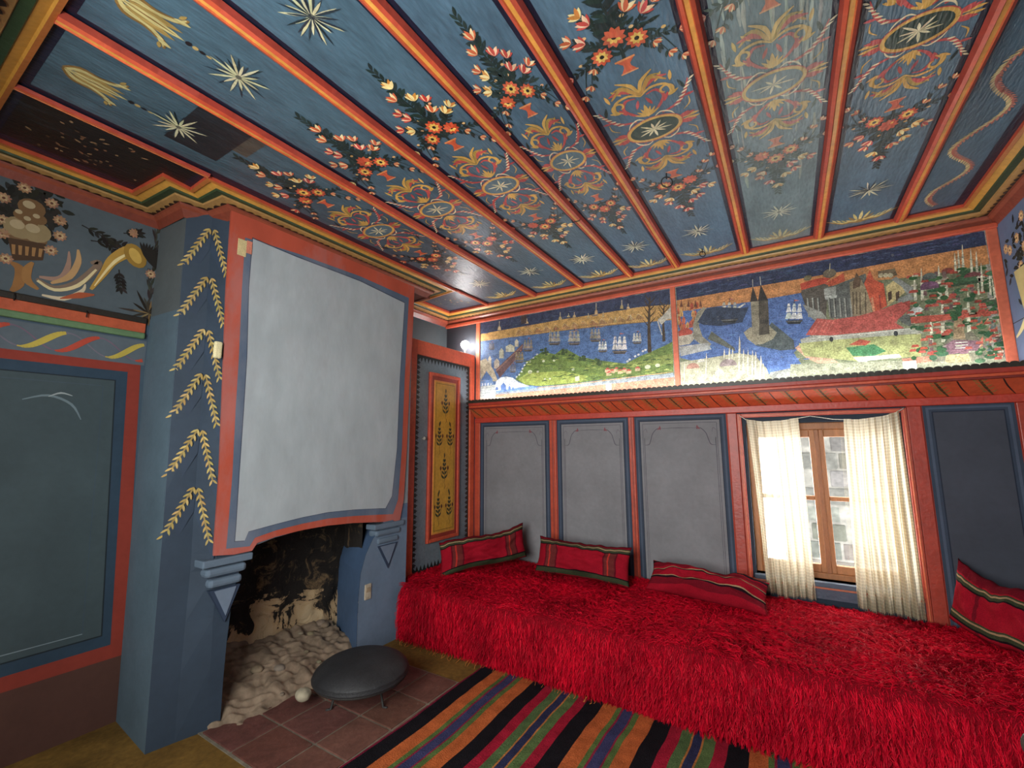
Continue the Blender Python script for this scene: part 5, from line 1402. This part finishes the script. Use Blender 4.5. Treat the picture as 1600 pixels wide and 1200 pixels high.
# ================================================================== CURTAINS
cord_pts = [(2.592, -.034, 1.500), (2.63, -.036, 1.470), (2.72, -.038, 1.452), (2.84, -.038, 1.456), (2.985, -.034, 1.482), (3.10, -.038, 1.458), (3.22, -.040, 1.448), (3.34, -.038, 1.464), (3.40, -.036, 1.486), (3.434, -.034, 1.508)]
b = MB(); b.tube(cord_pts, .0022, (232, 228, 216), 6)
for p in (cord_pts[0], cord_pts[-1], (2.985, -.034, 1.482)): b.tube([(p[0], -.001, p[2]), (p[0], -.036, p[2]+.002)], .0022, (190, 180, 150), 6)
tag(b.build('hanging_cord', M['cloth']), 'thin white cord nailed above the window that the curtains hang from', 'cord')
cx_ = [p[0] for p in cord_pts]; cz_l = [p[2] for p in cord_pts]
def curtain(xt0, xt1, xb0, xb1, zb0, zb1, nf, seed, label):
    NU, NV = 150, 70; vs = []; uv = []
    for i in range(NU+1):
        u = i/NU
        for j in range(NV+1):
            v = j/NV; e = v**.7
            uu = u+.012*sin(2*pi*nf*u+seed)
            x = (xt0+(xt1-xt0)*uu)*(1-e)+(xb0+(xb1-xb0)*uu)*e
            amp = .005+.010*min(1, v*1.6)
            ph = 2*pi*nf*(u+.05*noise.noise((u*3, v*1.2, seed)))
            y = -.045+amp*(sin(ph)+.5*sin(2.3*ph+seed))-.010*v+.006*noise.noise((u*8, v*3, seed+2))
            zt = np.interp(xt0+(xt1-xt0)*u, cx_, cz_l)+.004
            zb = zb0+(zb1-zb0)*u+.006*sin(9*u+seed)
            vs.append((x, min(y, -.030), zt+(zb-zt)*v)); uv.append((u, v))
    fs = [(i*(NV+1)+j, i*(NV+1)+j+1, (i+1)*(NV+1)+j+1, (i+1)*(NV+1)+j) for i in range(NU) for j in range(NV)]
    # fringe of little tassels along the hem
    nb = len(vs)
    for i in range(0, NU, 2):
        a = vs[i*(NV+1)+NV]; c = vs[(i+1)*(NV+1)+NV]; k = len(vs)
        d = random.uniform(.010, .020); vs += [a, c, ((a[0]+c[0])/2+random.uniform(-.003, .003), a[1]-.002, a[2]-d)]; uv += [(0, 0)]*3; fs.append((k, k+2, k+1))
    o_ = ((xt0+xt1)/2, -.045, 1.46)
    me = bpy.data.meshes.new('curtain'); me.from_pydata([(p[0]-o_[0], p[1]-o_[1], p[2]-o_[2]) for p in vs], [], fs)
    l = me.uv_layers.new(name='UVMap'); 
    for lo in me.loops: l.data[lo.index].uv = uv[lo.vertex_index]
    me.polygons.foreach_set('use_smooth', [True]*len(fs)); me.materials.append(M['curtain'])
    o = bpy.data.objects.new('curtain', me); COL.objects.link(o); o.location = o_
    return tag(o, label, 'curtain')
curtain(2.625, 2.925, 2.672, 2.930, .395, .392, 6.5, 1.0, 'left sheer cream cotton curtain of the window, nearer the flat cushion')
curtain(3.150, 3.412, 3.122, 3.418, .385, .372, 7.5, 2.2, 'right sheer cream cotton curtain of the window, wider at the hem')

# ================================================================== CEILING RINGS, POST
def ring(x, y, z, r, label, rot):
    o = empty('ceiling_ring', (x, y, z), label, 'hook', 'iron hooks in the ceiling')
    b = MB(); n = 28; pts = [(r*cos(2*pi*k/n), 0, -.020-r+r*sin(2*pi*k/n)) for k in range(n+1)]; b.tube(pts, .0028, (28, 24, 24), 8, cap=False); b.build('ring', M['iron'], o)
    b = MB(); b.tube([(0, 0, .0), (0, 0, -.018), (0, .004, -.024), (0, 0, -.028)], .003, (28, 24, 24), 8); b.build('eye', M['iron'], o); o.rotation_euler = (0, 0, rot)
ring(2.461, -1.311, ZC-.0025, .026, 'iron ring hanging from the middle of the blue ceiling, over the red couch', .5)
p = at(1097, 388, 2, ZC); ring(p.x, p.y, ZC-.0025, .018, 'small iron ring on the ceiling beside the back wall cornice, over the window', .5)
p = at(900, 343, 2, 2.574); b = MB(); b.tube([(-.022, 0, .004), (-.020, 0, -.008), (.020, .006, -.008), (.024, .006, .0)], .003, (26, 22, 24), 6)
o = tag(b.build('ceiling_staple', M['iron']), 'small dark iron staple driven into a red ceiling batten', 'staple'); o.location = (BX[3]-.0, p.y, 2.572)

post = empty('barrier_post', (3.245, -2.0, .018), 'dark round metal knob of a low post at the bottom right corner', 'post')
b = MB(); b.lathe([(.11, 0), (.11, .008), (.03, .016), (.012, .03)], (0, 0, 0), (60, 54, 50), 32); b.build('post_base', M['iron'], post)
b = MB(); b.lathe([(.011, .02), (.011, .655)], (0, 0, 0), (70, 62, 56), 20); b.build('pole', M['iron'], post)
b = MB(); b.lathe([(.014, .645), (.018, .652), (.014, .66)], (0, 0, 0), (90, 80, 70), 24); b.sphere((0, 0, .686), .033, (60, 52, 46), 18); kb = b.build('finial', M['iron'], post)
